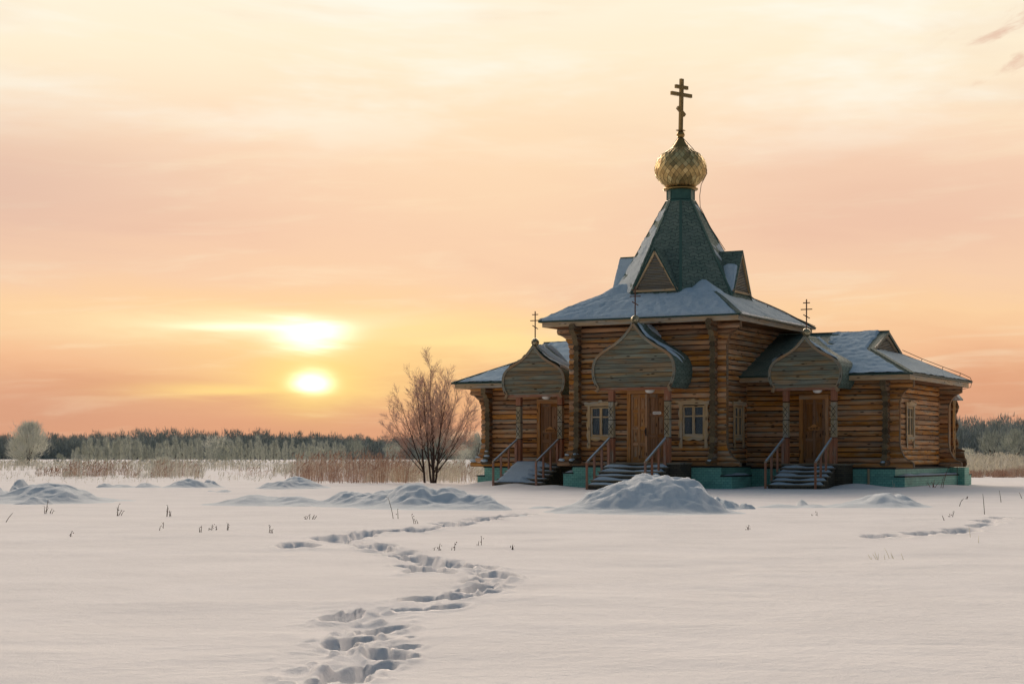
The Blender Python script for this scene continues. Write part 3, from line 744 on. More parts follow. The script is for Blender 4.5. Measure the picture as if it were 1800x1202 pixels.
# ------------------------------------------------------------------ dormers on the tent
def dormer(ang,snowside=None):
    M=Matrix.Rotation(ang,4,'Z'); W=.86; zb=6.91; zp=8.42; D=2.30
    T=lambda x,d,z:tuple(M@Vector((x,-d,z)))
    mb=MB()
    back=1.35
    for sg in (-1,1):
        e0,e1=(sg*(W+.05),zb-.06),(0,zp+.03)
        a=T(e0[0],D+.10,e0[1]);b_=T(0,D+.10,e1[1]);c=T(0,back,e1[1]);d=T(e0[0],back+.55,e0[1])
        mb.face([a,b_,c,d],[(0,0),(0,1.75),(.95,1.75),(.45,0)],0,.4)
        a2=T(e0[0]-sg*.045,D+.10,e0[1]-.02);b2=T(0,D+.10,e1[1]-.085)
        mb.face([T(e0[0]-sg*.045,D+.1,e0[1]-.02),T(0,D+.1,e1[1]-.085),T(0,back,e1[1]-.085),T(e0[0]-sg*.045,back+.5,e0[1]-.02)],None,0,.4)
        mb.add([a,b_,b2,a2],[[0,1,2,3]],None,1,.5)
    o=part(mb,'dormer',[SHING,DKGREEN])
    bb=MB()
    for sg in (-1,1):
        p0=Vector(T(sg*(W-.03),D+.05,zb+.0));p1=Vector(T(0,D+.05,zp-.12))
        bb.beam(p0,p1,.06,.085,0,None,up=T(0,1,0) if False else (0,0,1))
    bb.beam(T(-W+.02,D+.055,zb+.02),T(W-.02,D+.055,zb+.02),.05,.07)
    part(bb,'barge_board',FASC,o)
    gb=MB(); gb.face([T(-W-.02,D-.02,zb),T(W+.02,D-.02,zb),T(0,D-.02,zp)],None,0,.5)
    gb.face([T(-W-.05,D+.0,zb-.28),T(W+.05,D+.0,zb-.28),T(W+.05,D,zb),T(-W-.05,D,zb)],None,1,.5)
    part(gb,'louvre_back',[DARKSLOT,GREENM],o)
    sl=MB(); z=zb+.08
    while z<zp-.2:
        hw=(W-.07)*(zp-.08-z)/(zp-zb)
        A=[T(-hw,D-.01,z+.038),T(hw,D-.01,z+.038),T(hw,D+.03,z),T(-hw,D+.03,z)]
        sl.add(A+[(p[0],p[1],p[2]-.012) for p in A],[[0,1,2,3],[7,6,5,4],[2,3,7,6],[0,1,5,4]],[[(0,0),(2*hw,0),(2*hw,.04),(0,.04)]]*4,0)
        z+=.056
    part(sl,'louvre_slats',SLAT,o)
    if snowside:
        sg,mk=snowside
        def f(s,t):
            x=sg*(W+.04)*(1-t); zz=zb-.04+(zp-zb+.06)*t; d=D+.08-(D+.08-(back+.55*(1-t)))*s
            return Vector(T(x,d,zz))
        snow_patch('dormer_snow',f,24,40,.05,mk,SNOWR,o)
dormer(0,None); dormer(R(90),(-1,lambda s,t,n,X,Y,Z:(1-sstep(.05,.5,np.abs(s-.42)))*sstep(.0,.1,t)*(1-sstep(.62,.72,t))*1.6*(.5+n)))
dormer(R(-90),(1,lambda s,t,n,X,Y,Z:.3+.9*sstep(0,.12,1-t)*np.ones_like(n)))
dormer(R(180))

# ------------------------------------------------------------------ wing roofs
WZ=3.885; WS=.412; V0,V1,VC=-1.3,7.0,2.85; ZR=WZ+WS*(VC-V0)
def wing_roof(sgn,uE,uG,uN):
    """uE eave end, uG gablet plane, uN inner end"""
    vg=1.14; zg=WZ+WS*(vg-V0); vg2=2*VC-vg
    mb=MB(); X=lambda u:u*sgn
    def quad(ps,uv,mat=0): mb.face(ps,uv,mat,.3)
    quad([(X(uN),V0,WZ),(X(uE),V0,WZ),(X(uG),vg,zg),(X(uG+.0),VC,ZR),(X(uN),VC,ZR)],[(uN,0),(uE,0),(uG,2.64),(uG,4.49),(uN,4.49)])
    quad([(X(uN),V1,WZ),(X(uE),V1,WZ),(X(uG),vg2,zg),(X(uG),VC,ZR),(X(uN),VC,ZR)],[(uN,0),(uE,0),(uG,2.64),(uG,4.49),(uN,4.49)])
    quad([(X(uE),V0,WZ),(X(uE),V1,WZ),(X(uG),vg2,zg),(X(uG),vg,zg)],[(V0,0),(V1,0),(vg2,2.3),(vg,2.3)])
    # gablet overhang
    for a,b in ((vg,zg),(vg2,zg)):
        quad([(X(uG-.02),a,b+.012),(X(uG+.16),a,b+.012),(X(uG+.16),VC,ZR+.012),(X(uG-.02),VC,ZR+.012)],[(0,0),(.2,0),(.2,1.9),(0,1.9)])
    o=part(mb,'wing_roof',SHINGB if sgn>0 else SHINGD)
    eaves(o,min(X(uN),X(uE)),max(X(uN),X(uE)),V0,V1,WZ)
    g=MB()
    for a in (vg,vg2): g.beam((X(uG+.13),a,zg-.03),(X(uG+.13),VC,ZR-.05),.06,.10,1 if False else 0,.5)
    part(g,'barge_board',DKGREEN,o)
    g=MB()
    for a in (vg+.16,vg2-.16): g.beam((X(uG+.06),a,zg-.0),(X(uG+.06),VC,ZR-.16),.05,.09)
    part(g,'gablet_frame',FASC,o)
    lb=MB(); lb.face([(X(uG),vg,zg),(X(uG),vg2,zg),(X(uG),VC,ZR)],None,0,.5); part(lb,'louvre_back',DARKSLOT,o)
    sl=MB(); z=zg+.05
    while z<ZR-.2:
        q=(ZR-.1-z)/(ZR-zg)*(VC-vg)-.1
        A=[(X(uG+.01),VC-q,z+.035),(X(uG+.01),VC+q,z+.035),(X(uG+.05),VC+q,z),(X(uG+.05),VC-q,z)]
        sl.add(A+[(p[0],p[1],p[2]-.012) for p in A],[[0,1,2,3],[7,6,5,4],[2,3,7,6],[0,1,5,4]],[[(0,0),(2*q,0),(2*q,.04),(0,.04)]]*4,0); z+=.056
    part(sl,'louvre_slats',SLAT,o)
    for p_,q_,n_ in (((X(uE),V0,WZ+.02),(X(uG),vg,zg+.02),'hip_cap'),((X(uE),V1,WZ+.02),(X(uG),vg2,zg+.02),'hip_cap'),((X(uN),VC,ZR+.015),(X(uG+.16),VC,ZR+.015),'ridge_cap')):
        hpc=MB(); hpc.beam(p_,q_,.14,.03); part(hpc,n_,SHINGB,o)
    def front(s,t):
        v=V0+.03+(VC-V0-.03)*t
        ue=uE-(uE-uG)*min(1,(v-V0)/(vg-V0))
        return Vector((X(uN+(ue-uN)*s),v,WZ+WS*(v-V0)))
    def hip(s,t):
        u=uE-.02-(uE-uG-.06)*t; q=(uE-u)/(uE-uG); a=V0+(vg-V0)*q; b=V1+(vg2-V1)*q
        return Vector((X(u),a+(b-a)*s,WZ+(zg-WZ)*q))
    if sgn>0: mk=lambda s,t,n,X_,Y_,Z_:sstep(4.6,5.3,X_+(n-.5)*1.6+.1*t)*sstep(0,.05,1-s)*(.55+.8*n)
    else: mk=lambda s,t,n,X_,Y_,Z_:sstep(0,.04,1-s)*(.5+.9*n)
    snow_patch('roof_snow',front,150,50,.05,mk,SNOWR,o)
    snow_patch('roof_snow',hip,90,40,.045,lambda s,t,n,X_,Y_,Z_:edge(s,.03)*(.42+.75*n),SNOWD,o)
    return o
WRr=wing_roof(1,8.84,6.72,.1); WRl=wing_roof(-1,8.84,6.84,.1)

# ------------------------------------------------------------------ porches
OG=[(.87,0),(.93,.06),(.975,.13),(1.0,.22),(1.0,.31),(.975,.40),(.92,.475),(.83,.54),(.70,.60),(.56,.655),(.43,.71),(.31,.77),(.21,.835),(.13,.90),(.06,.96),(0,1.02)]
def smooth_pts(ps,k=3):
    out=[]
    for i in range(len(ps)-1):
        p0=ps[max(i-1,0)];p1=ps[i];p2=ps[i+1];p3=ps[min(i+2,len(ps)-1)]
        for j in range(k):
            t=j/k; out.append(tuple(.5*((2*b)+(-a+c)*t+(2*a-5*b+4*c-d)*t*t+(-a+3*b-3*c+d)*t**3) for a,b,c,d in zip(p0,p1,p2,p3)))
    out.append(ps[-1]); return out
OGS=smooth_pts(OG,3)
def porch(uc,hw,zbm,hgt,vf,vw,posts,pv,deck,dz,vdeck,nst,rails,wallv,snowy,snowsteps,lab):
    right=[(uc+hw*a,zbm+hgt*b) for a,b in OGS]; left=[(2*uc-x,z) for x,z in right]
    full=left[:-1]+right[::-1]             # open curve from lower left over the apex to lower right
    fn=lambda a,b,d:(a,d,b)
    gb=MB(); gb.prism(full,fn,vf+.02,vf+.06,0,.37); can=part(gb,'porch_canopy',GABLE); can['label']=lab
    # bent trim board along the ogee
    tr=MB(); w=.085
    def off(c,d):
        o=[]
        for i,p in enumerate(c):
            a=c[max(i-1,0)];b=c[min(i+1,len(c)-1)]; tx,tz_=b[0]-a[0],b[1]-a[1]; l=math.hypot(tx,tz_) or 1
            o.append((p[0]-tz_/l*d,p[1]+tx/l*d))
        return o
    for half in (left,right[::-1]):
        pass
    L=[(2*uc-x,z) for x,z in right]  # bottom -> apex, left
    for C,sg in ((L,1),(right,-1)):
        C=[(C[0][0]+(-.07 if sg>0 else .07),C[0][1]-.13)]+C   # flick at the foot
        o1=off(C,.035*sg); i1=off(C,-.055*sg)
        ap=uc
        o1=[(min(x,ap) if sg>0 else max(x,ap),z) for x,z in o1]; i1=[(min(x,ap) if sg>0 else max(x,ap),z) for x,z in i1]
        acc=0
        for i in range(len(C)-1):
            l=math.dist(C[i],C[i+1]); q=[o1[i],o1[i+1],i1[i+1],i1[i]]
            vs=[fn(x,z,vf-.035) for x,z in q]+[fn(x,z,vf+.075) for x,z in q]
            uv=[(acc,0),(acc+l,0),(acc+l,.09),(acc,.09)]
            tr.add(vs,[[0,1,2,3],[7,6,5,4],[0,4,5,1],[2,6,7,3],[1,5,6,2],[3,7,4,0]],[uv]*6,0,.5); acc+=l
    part(tr,'ogee_trim',OGEE,can)
    # shingled shell running back to the wall
    sh=MB(); out=off(full,.045); out=[(uc+(x-uc)*1.0,z) for x,z in out]; acc=0; dd=vw-vf
    nseg=5
    for i in range(len(full)-1):
        l=math.dist(full[i],full[i+1])
        for C,fl in ((out,0),(full,1)):
            sh.add([fn(*C[i],vf+.03),fn(*C[i+1],vf+.03),fn(*C[i+1],vw),fn(*C[i],vw)],[[0,1,2,3]],[[(0,acc),(0,acc+l),(dd,acc+l),(dd,acc)]],0 if not fl else 1,.5,True)
        acc+=l
    # thin ends closing the shell at the front
    shell=sh.build('canopy_shell',[SHING if not snowy else SHING,SOFF],can,fix=True)
    sf=MB(); zz=zbm+.005; h2=hw*.865
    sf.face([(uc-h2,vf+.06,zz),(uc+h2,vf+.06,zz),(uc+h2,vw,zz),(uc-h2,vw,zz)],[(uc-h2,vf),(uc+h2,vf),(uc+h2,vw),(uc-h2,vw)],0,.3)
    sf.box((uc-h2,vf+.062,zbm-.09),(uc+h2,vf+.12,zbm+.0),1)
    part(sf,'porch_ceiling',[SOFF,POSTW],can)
    # snow on the shell
    for half,sg in ((right,1),(left,-1)):
        up=[p for p in half if p[1]>zbm+hgt*.36]
        A=np.array(up); 
        def pt(s,t,A=A,sg=sg):
            x=np.interp(t,np.linspace(0,1,len(A)),A[:,0]); z=np.interp(t,np.linspace(0,1,len(A)),A[:,1])
            return Vector((x+sg*.03,vf+.05+(vw-vf-.05)*s,z+.05))
        snow_patch('canopy_snow',pt,40,40,.045,lambda s,t,n,X_,Y_,Z_:snowy(s,t,n,sg),SNOWR,can)
    bl=MB(); bz=zbm+hgt*1.02+.13; ball(bl,(uc+.02,vf+.12,bz),.15); bo=part(bl,'finial_ball',BALLM,can)
    cr=MB(); cross(cr,(uc+.02,vf+.12,bz+.13),1.0,.028,[(.88,.12,0),(.66,.20,0),(.42,.13,-R(30))],0,R(0),.035); part(cr,'finial_cross',RUSTM,can)
    lm=MB(); lx=uc+.28; lv=vf+.75 if vf<-3 else vf+.5
    lm.lathe([(.0,-.16),(.09,-.15),(.15,-.11),(.165,-.06),(.15,-.02),(.09,0)],20,(lx,lv,zbm-.02),0,.5); part(lm,'porch_lamp',LAMPW,can)
    # posts
    for a in posts:
        pb=MB(); w2=.095
        pb.box((a-w2,pv-w2,dz),(a+w2,pv+w2,1.75),0,.4); pb.box((a-w2+.004,pv-w2+.004,1.755),(a+w2-.004,pv+w2-.004,2.98 if vf<-3 else 2.95),1,.5); pb.box((a-w2,pv-w2,3.0),(a+w2,pv+w2,zbm-.085),0,.5)
        for z in (1.75,2.36,2.985): pb.box((a-w2-.006,pv-w2-.006,z-.012),(a+w2+.006,pv+w2+.006,z+.012),2)
        for z0 in (1.83,2.42):    # carved diamond grooves on the front
            for k in range(2):
                zc=z0+.11+k*.2
                for sx in (-1,1):
                    pb.beam((a-sx*.08,pv-w2-.001,zc-.10),(a+sx*.08,pv-w2-.001,zc+.10),.012,.014,2,.5,up=(0,1,0))
        part(pb,'porch_post',[POSTW,POSTG,DARKSLOT])
        # hand bar from post to wall
        hb=MB(); hb.tube([(a+.07,pv+.09,1.72),(a+.07,wallv,1.72)],.018,6); part(hb,'side_bar',RUSTM)
    # deck and steps
    d0,d1,d2=deck; st=MB()
    st.box((d0,vdeck,dz-.055),(d1,wallv-.02,dz),0,.6,grain=0)
    st.box((d0+.03,vdeck+.03,-.4),(d1-.03,wallv-.03,dz-.057),1,.4)
    rise=(dz-.03)/nst
    treads=[]
    for k in range(1,nst):
        z=dz-rise*k; va=vdeck-.30*k; i0=d0+.02*k*0; i1=d1-.18-.0*k if d1-d0>2.4 else d1-.04
        i1=deck[2]
        st.box((d0+.02,va,z-.045),(i1,va+.33,z),0,random.random(),grain=0)
        st.box((d0+.05,va+.035,-.4),(i1-.03,va+.3,z-.047),1 if k%1==0 else 0,.4,grain=0)
        treads.append((z,va,d0+.03,i1-.01))
    steps=part(st,'porch_steps',[STEPW,BRICK])
    for z,va,x0,x1 in treads:
        n,m=46,8; s_,t_=np.meshgrid(np.linspace(0,1,n+1),np.linspace(0,1,m+1))
        X=x0+(x1-x0)*s_; Y=va+.01+.29*t_
        ed=np.minimum(sstep(0,.08,s_),sstep(0,.08,1-s_))*np.minimum(sstep(-.02,.2,t_),1)
        nn=fbm(X*1.7+z*9,Y*1.5+z*7,21,3)
        mid=1-.75*np.exp(-((s_-.5)/.22)**2) if not snowsteps else 1.0
        Z=z-.012+ed*(.02+.11*mid*(.25+nn)*(.4+.6*t_)) if not snowsteps else z-.012+ed*.04*(.5+nn)+(.155*t_+.03)*sstep(0,.12,s_)*(1-sstep(.55,.80,s_+.3*(nn-.5)))
        grid_obj('step_snow',X,Y,Z,SNOWR,steps)
    s=MB()
    # rails
    for (u0,v0_,z0_),(u1,v1_,z1_) in rails:
        rb=MB(); p0=Vector((u0,v0_,z0_));p1=Vector((u1,v1_,z1_)); rb.beam(p0,p1,.075,.05,0,.5)
        rl=part(rb,'handrail',RAILW)
        sn=MB(); sn.beam(p0.lerp(p1,.05)+Vector((0,0,.031)),p1+Vector((0,0,.029)),.05,.016); part(sn,'rail_snow',SNOWR,rl)
        for q in (.02,.34,.66,.97):
            c=p0.lerp(p1,q); zb=max(-.1,dz-rise*max(0,math.floor((vdeck-c.y)/.30+.0)+1)) if c.y<vdeck else dz
            if q<.1: zb=-.1
            bp=MB(); w_=.032 if q<.9 else .045
            bp.box((c.x-w_,c.y-w_,zb),(c.x+w_,c.y+w_,c.z-.02),0); part(bp,'baluster',POSTW,rl)
pS=lambda s,t,n,sg:(n*1.5-.62+.30*t) if sg>0 else (n*1.5-.45)
pL=lambda s,t,n,sg:(n*1.5-.05)*sstep(.1,.35,t+.3*s) if sg>0 else n*1.4-.1
pR=lambda s,t,n,sg:(n*1.6-.30)*sstep(.05,.3,t) if sg>0 else n*1.7-.3
porch(.283,1.50,3.44,2.12,-4.85,VF-.05,(-.725,1.35),-4.38,(-.95,1.84,1.45),.90,-4.50,6,
      [((-.86,-6.12,.90),(-.78,-4.46,1.73)),((1.27,-6.12,.90),(1.30,-4.46,1.73))],VF-.09,pS,False,'wide ogee canopy over the middle double door')
porch(5.36,1.263,3.44,1.70,-2.0,-.40,(4.50,6.20),-1.42,(4.36,6.62,6.30),.865,-1.55,6,
      [((4.36,-3.15,.90),(4.43,-1.5,1.72)),((6.10,-3.15,.90),(6.13,-1.5,1.72))],WVF-.09,pR,False,'grey-green ogee canopy over the right-hand porch')
porch(-4.99,1.26,3.38,1.75,-2.0,-.40,(-5.87,-4.15),-1.42,(-6.12,-4.10,-4.12),.865,-1.55,6,
      [((-6.05,-3.15,.90),(-5.93,-1.5,1.72)),((-4.30,-3.15,.90),(-4.22,-1.5,1.72))],WVF-.09,pL,True,'weathered ogee canopy over the left-hand porch')

# small log bay behind the right wing, with its own cap roof
bay=MB(); z=ZW+LR
bp_=lambda z:.36+(.30 if z<1.35 else 0)+(.05*math.sin(z*9))
while z<3.2:
    log(bay,0,WU1-.1,WU1+.1,7.25,z,LR,None,bp_); z+=PITCH
bay.box((WU1+.33,7.08,.82),(WU1+.42,7.14,3.3),3,.4); bay.box((WU1+.18,7.09,.82),(WU1+.25,7.14,3.3),3,.7)
tbox(bay,(8.045,6.9,-.4),(8.60,7.6,.70),4); BAY=part(bay,'rear_log_bay',[LOGDK,ENDG,CHINK,TRIMW,TILE])
cp=MB(); cp.prism([(WU1-.2,3.22),(WU1+.62,3.22),(WU1+.62,3.27),(WU1+.30,3.62),(WU1+.2,3.70),(WU1-.2,3.70)],lambda a,b,d:(a,d,b),6.95,7.5,0,.5); part(cp,'bay_cap_roof',SHINGD,BAY)

# lightning conductor
lc=MB(); r_=.012
lc.tube([(.08,-.05,BZ-.1),(.45,.1,DZ+DH-.05),(.93,.1,DZ+.72),(.99,.08,DZ+.45),(.80,.0,DZ+.05),(.74,0,10.5),(.76,0,10.1),(1.15,0,9.35),(1.7,0.05,8.50)],r_,5)
lc.tube([(2.35,.4,7.0),(2.55,1.0,6.72),(2.75,1.6,6.62),(3.1,2.6,6.36),(3.55,3.6,6.08),(3.76,3.96,5.95)],r_,5)
lc.tube([(-.08,-.05,BZ-.1),(-.55,.0,DZ+DH-.2),(-.55,0,DZ+.0),(-.53,0,10.4)],r_*.8,5)
pts=[(6.85,4.7,5.02),(7.4,5.35,4.72),(8.0,6.05,4.44),(8.5,6.65,4.22),(8.80,6.95,4.05),(8.84,7.02,3.9),(8.80,7.0,3.70),(8.55,6.8,3.62),(8.2,6.5,3.58),(8.12,6.4,3.4),(8.12,6.4,.9),(8.42,6.5,.75),(8.42,6.5,0)]
lc.tube(pts,r_,5)
for p in ((2.75,1.6,6.62),(3.1,2.6,6.36),(3.55,3.6,6.08),(7.4,5.35,4.72),(8.0,6.05,4.44),(8.5,6.65,4.22)): lc.tube([p,(p[0]-.02,p[1]-.02,p[2]-.16)],r_,5)
part(lc,'lightning_cable',GREYM)

# ------------------------------------------------------------------ snow field (one sheet to the horizon), trodden path pressed into it
def to_local(x,y):
    dx,dy=x-XO,y-YO; c,s=math.cos(TH),math.sin(TH); return c*dx-s*dy, s*dx+c*dy
def from_local(u,v):
    c,s=math.cos(TH),math.sin(TH); return XO+c*u+s*v, YO-s*u+c*v
HOLES=[]   # x,y,half-width,half-length,depth,angle
def hole(px,py,w=.15,l=.30,d=.16,a=0.0): 
    x,y=ground(px,py+4); HOLES.append((x,y,w,l,d,a))
for q in [(600,1086,.125,.26,.22,.25),(616,1080,.09,.16,.10,.3),(682,1106,.115,.24,.19,.35),(666,1112,.08,.14,.08,.3),(600,1137,.10,.19,.12,-.3),(627,1128,.085,.18,.14,.4),(684,1153,.12,.24,.21,-.25),(667,1146,.07,.12,.08,.2),(713,1138,.06,.13,.06,.6),(612,1185,.125,.28,.21,.25),(626,1196,.08,.14,.1,.1),(660,1172,.09,.18,.12,.4),(640,1112,.06,.12,.05,.2),(726,1156,.045,.09,.04,0),(562,1199,.07,.12,.07,0),(722,1121,.045,.08,.03,0),
          (634,1078,.10,.22,.10,.4),(652,1075,.10,.20,.11,.5),(672,1074,.08,.18,.08,.4),(692,1071,.09,.2,.09,.5),(714,1072,.105,.24,.14,.4),(722,1056,.08,.2,.09,.3),(739,1051,.10,.26,.13,.4),(756,1053,.08,.2,.09,.4),(773,1051,.10,.28,.14,.4),(795,1048,.085,.24,.10,.3),(817,1050,.11,.30,.14,.3),(752,1072,.08,.22,.10,.4),(768,1070,.10,.26,.12,.4),(788,1068,.11,.28,.13,.3),(830,1036,.09,.3,.10,.3),(845,1031,.11,.34,.14,.3),(858,1040,.10,.3,.10,.2),(836,1019,.10,.34,.10,.2),(862,1007,.10,.4,.12,.1),(879,1010,.135,.5,.2,-.15),(893,1012,.09,.3,.08,-.1),(800,1040,.07,.2,.06,.2)]:
    hole(q[0],q[1],*q[2:])
for q in [(700,972),(712,975),(724,976),(737,978),(748,981),(760,984),(770,986),(782,989),(792,991),(806,990),(818,993),(828,992),(740,999),(754,1000),(770,1001),(728,995),(716,966),(665,956),(652,958),(676,954),(640,956),(664,960)]:
    hole(q[0],q[1],.11+.05*rng.random(),.38+.2*rng.random(),.10+.05*rng.random(),rng.uniform(-.5,.5))
for q in [(588,942),(600,939),(574,940),(612,943),(594,946),(631,935),(642,934),(651,932),(662,931),(622,938),(565,942),(676,930),(690,929),(706,928),(724,928),(742,927),(758,926),(804,921),(812,920),(795,922),(773,918),(785,919),(822,918),(790,916),(850,910),(862,909),(878,907),(893,906),(915,904),(838,912),(926,902),(522,954),(538,952),(508,956)]:
    hole(q[0],q[1],.11+.07*rng.random(),.42+.25*rng.random(),.09+.06*rng.random(),rng.uniform(-.4,.4))
for q in [(1764,906),(1752,907),(1775,905),(1732,912),(1740,911),(1722,919),(1732,918),(1742,914),(1712,920),(1695,927),(1703,926),(1684,928),(1676,930),(1662,931),(1610,934),(1622,933),(1604,935),(1630,932),(1542,939),(1556,938),(1575,937),(1530,940)]:
    hole(q[0],q[1],.10+.08*rng.random(),.36+.25*rng.random(),.06+.05*rng.random(),rng.uniform(-.4,.4))
TRACK=[(560,1200),(612,1150),(640,1100),(640,1078),(740,1062),(830,1040),(870,1012),(800,992),(710,975),(650,956),(590,944),(650,932),(760,926),(800,920),(860,910),(920,903)]
TRK=np.array([ground(*p) for p in TRACK])
def seg_dist(x,y,P):
    d=np.full(x.shape,1e9)
    for (ax,ay),(bx,by) in zip(P[:-1],P[1:]):
        L2=(bx-ax)**2+(by-ay)**2; t=np.clip(((x-ax)*(bx-ax)+(y-ay)*(by-ay))/L2,0,1)
        d=np.minimum(d,np.hypot(x-ax-t*(bx-ax),y-ay-t*(by-ay)))
    return d
DRIFTS=[]  # local gaussians in world coords (x,y,h,sx,sy)
def zg(x,y):
    x=np.asarray(x,float); y=np.asarray(y,float)
    near=1-sstep(70,160,np.hypot(x,y))
    z=(fbm(x/9+3,y/12+8,1,3)-.5)*.16*(.35+.65*sstep(14,40,y))
    # wind ripples, crests across the view
    wx=x+1.5*(fbm(x/3,y/3,31,2)-.5); wy=y+1.2*(fbm(x/2.5+9,y/2.5,32,2)-.5)
    z=z+near*((fbm(wx/2.4,wy/1.5,41,4)-.5)*.040*(.4+1.2*sstep(.35,.65,fbm(x/6+50,y/5,43,2)))+(fbm(wx/.55,wy/.42,51,3)-.5)*.010+(fbm(wx/.16,wy/.14,55,2)-.5)*.004)
    z=z+(fbm(x/30,y/30,61,3)-.5)*.5*sstep(75,200,np.hypot(x,y))
    u,v=to_local(x,y)
    # levelled strip hugging the plinth, drifts beside the steps
    for (cu,cv,h,su,sv) in ((-6.9,-1.6,.22,.9,.9),(-5.2,-2.9,.16,.9,.8),(-3.4,-3.6,.10,.8,.8),(7.0,-1.5,.16,.9,.6),(9.2,1.0,.08,.6,3),(3.9,-1.8,.07,.8,.8),(1.5,-4.2,.08,.9,.6)):
        z=z+h*np.exp(-((u-cu)/su)**2-((v-cv)/sv)**2)
    return z
def zfull(x,y):
    z=zg(x,y)
    m=(y<46)&(y>4)&(np.abs(x)<16)
    if np.any(m):
        xm,ym=x[m],y[m]; zz=np.zeros_like(xm)
        dt=seg_dist(xm,ym,TRK); q=np.exp(-(dt/.29)**2); DD=np.zeros_like(xm); RM=np.zeros_like(xm)
        zz+=q*((fbm(xm*6.3,ym*4.2,71,4)-.5)*.065-.014)+q*.03*sstep(.60,.72,fbm(xm*9,ym*7,75,3))
        for hx,hy,w,l,d,a in HOLES:
            s=np.abs(xm-hx)+np.abs(ym-hy)<3.5
            if not np.any(s): continue
            ca,sa=math.cos(a),math.sin(a); dx,dy=xm[s]-hx,ym[s]-hy
            p=(dx*ca-dy*sa)/w; r=(dx*sa+dy*ca)/l
            k=np.hypot(p,r)+.5*(fbm(xm[s]*4.5,ym[s]*3.5,81,4)-.5)
            DD[s]=np.maximum(DD[s],d*1.1*(1-sstep(.55,1.08,k))); RM[s]=np.maximum(RM[s],.10*d*np.exp(-((k-1.3)/.25)**2))
        zz+=-DD+RM*(DD<.01); z=z.copy(); z[m]+=zz
    return z
dense=np.arange(-24,24.01,.055); coarse=np.concatenate([np.arange(-180,-24,4.0),dense,np.arange(25,181,4.0)])
rr=np.concatenate([[.05,.6,1.5,3,5,7,9,11],np.exp(np.linspace(math.log(12.5),math.log(62),520)),np.exp(np.linspace(math.log(62.6),math.log(130),110)),np.exp(np.linspace(math.log(134),math.log(6000),70))])
AZ,RR=np.meshgrid(np.radians(coarse),rr); ORI=-6.0
GX=RR*np.sin(AZ); GY=ORI+RR*np.cos(AZ)
GZ=zfull(GX,GY)
SF=grid_obj('snow_field',GX,GY,GZ,SNOW); tag(SF,kind='structure',label='wide snow covered field with a winding line of deep footprints')

# ------------------------------------------------------------------ snow mounds
def mound(label,lobes,amp=.12,res=.05,fs=1.6,seed=0,sharp=2.0,rough=.7):
    """lobes: (px centre, px row of the near foot, px row of the crest, half-width px left, right, depth m)"""
    L=[]
    for px,pf,pc,wl,wr,dep in lobes:
        Y=F*HC/(pf-YH)+dep*.8; m=Y/F; X=(px-900)*m; h=zat(pc,Y); L.append((X,Y,h,wl*m,wr*m,dep))
    x0=min(l[0]-l[3]*2.3 for l in L);x1=max(l[0]+l[4]*2.3 for l in L);y0=min(l[1]-l[5]*2.3 for l in L);y1=max(l[1]+l[5]*2.3 for l in L)
    nx=int(min(520,max(60,(x1-x0)/res))); ny=int(min(260,max(50,(y1-y0)/(res*1.2))))
    X,Y=np.meshgrid(np.linspace(x0,x1,nx),np.linspace(y0,y1,ny))
    wX=X+.9*(fbm(X*.8+seed,Y*.8,seed,3)-.5)+.22*(fbm(X*3.1,Y*3.1+seed,seed+2,3)-.5); wY=Y+.8*(fbm(X*.8+40,Y*.8+seed,seed+5,3)-.5)+.22*(fbm(X*3.1+9,Y*3.1,seed+4,3)-.5)
    H=np.zeros_like(X); SK=np.zeros_like(X)
    for lx,ly,h,wl,wr,dep in L:
        w=np.where(wX<lx,wl,wr); d2=((wX-lx)/w)**2+((wY-ly)/dep)**2; h=max(h,.06)
        k=h*np.exp(-((d2**(sharp/2))*1.3)); H=(H**3+k**3)**(1/3)
        SK=np.maximum(SK,.16*h*np.exp(-d2*.42))
    H=np.maximum(H,SK)+.3*np.minimum(H,SK)
    H=H*.90; hm=H.max(); body=sstep(.10,.45,H/hm)
    b=(fbm(X*fs+seed,Y*fs,seed+11,5)-.5)
    rg=1-np.abs(2*fbm(X*2.1+7,Y*2.3+seed,seed+23,4)-1); rg2=1-np.abs(2*fbm(X*4.9+seed,Y*5.3,seed+29,3)-1)
    H=H*(1+amp*3.0*b)+rough*body*hm*((rg-.72)*.34*amp/.12+(rg2-.7)*.13*amp/.12+.07*(fbm(X*11,Y*11,seed+3,3)-.5))
    bx=np.minimum(X-x0,x1-X)/(x1-x0); by=np.minimum(Y-y0,y1-Y)/(y1-y0); e=np.minimum(bx,by)
    Z=zg(X,Y)-.03+H+(-.10)*(1-sstep(0,.09,e))
    cx,cy=float(X.mean()),float(Y.mean())
    o=grid_obj('snow_mound',X-cx,Y-cy,Z,SNOWM); o.location=(cx,cy,0)
    tag(o,label,'snow mound'); return o
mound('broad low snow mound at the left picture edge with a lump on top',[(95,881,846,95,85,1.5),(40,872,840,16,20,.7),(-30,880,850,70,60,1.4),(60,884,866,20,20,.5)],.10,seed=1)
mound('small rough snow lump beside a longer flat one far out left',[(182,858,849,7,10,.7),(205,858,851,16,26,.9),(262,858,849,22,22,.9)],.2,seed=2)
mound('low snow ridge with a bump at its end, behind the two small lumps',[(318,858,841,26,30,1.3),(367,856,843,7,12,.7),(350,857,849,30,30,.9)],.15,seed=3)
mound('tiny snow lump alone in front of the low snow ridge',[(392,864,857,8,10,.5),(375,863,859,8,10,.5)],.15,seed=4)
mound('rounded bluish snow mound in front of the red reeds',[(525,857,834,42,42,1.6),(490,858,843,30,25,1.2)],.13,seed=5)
mound('long smooth low snow drift left of the biggest left mound',[(455,885,863,55,75,1.3),(520,886,866,40,60,1.1)],.07,seed=6,rough=.3)
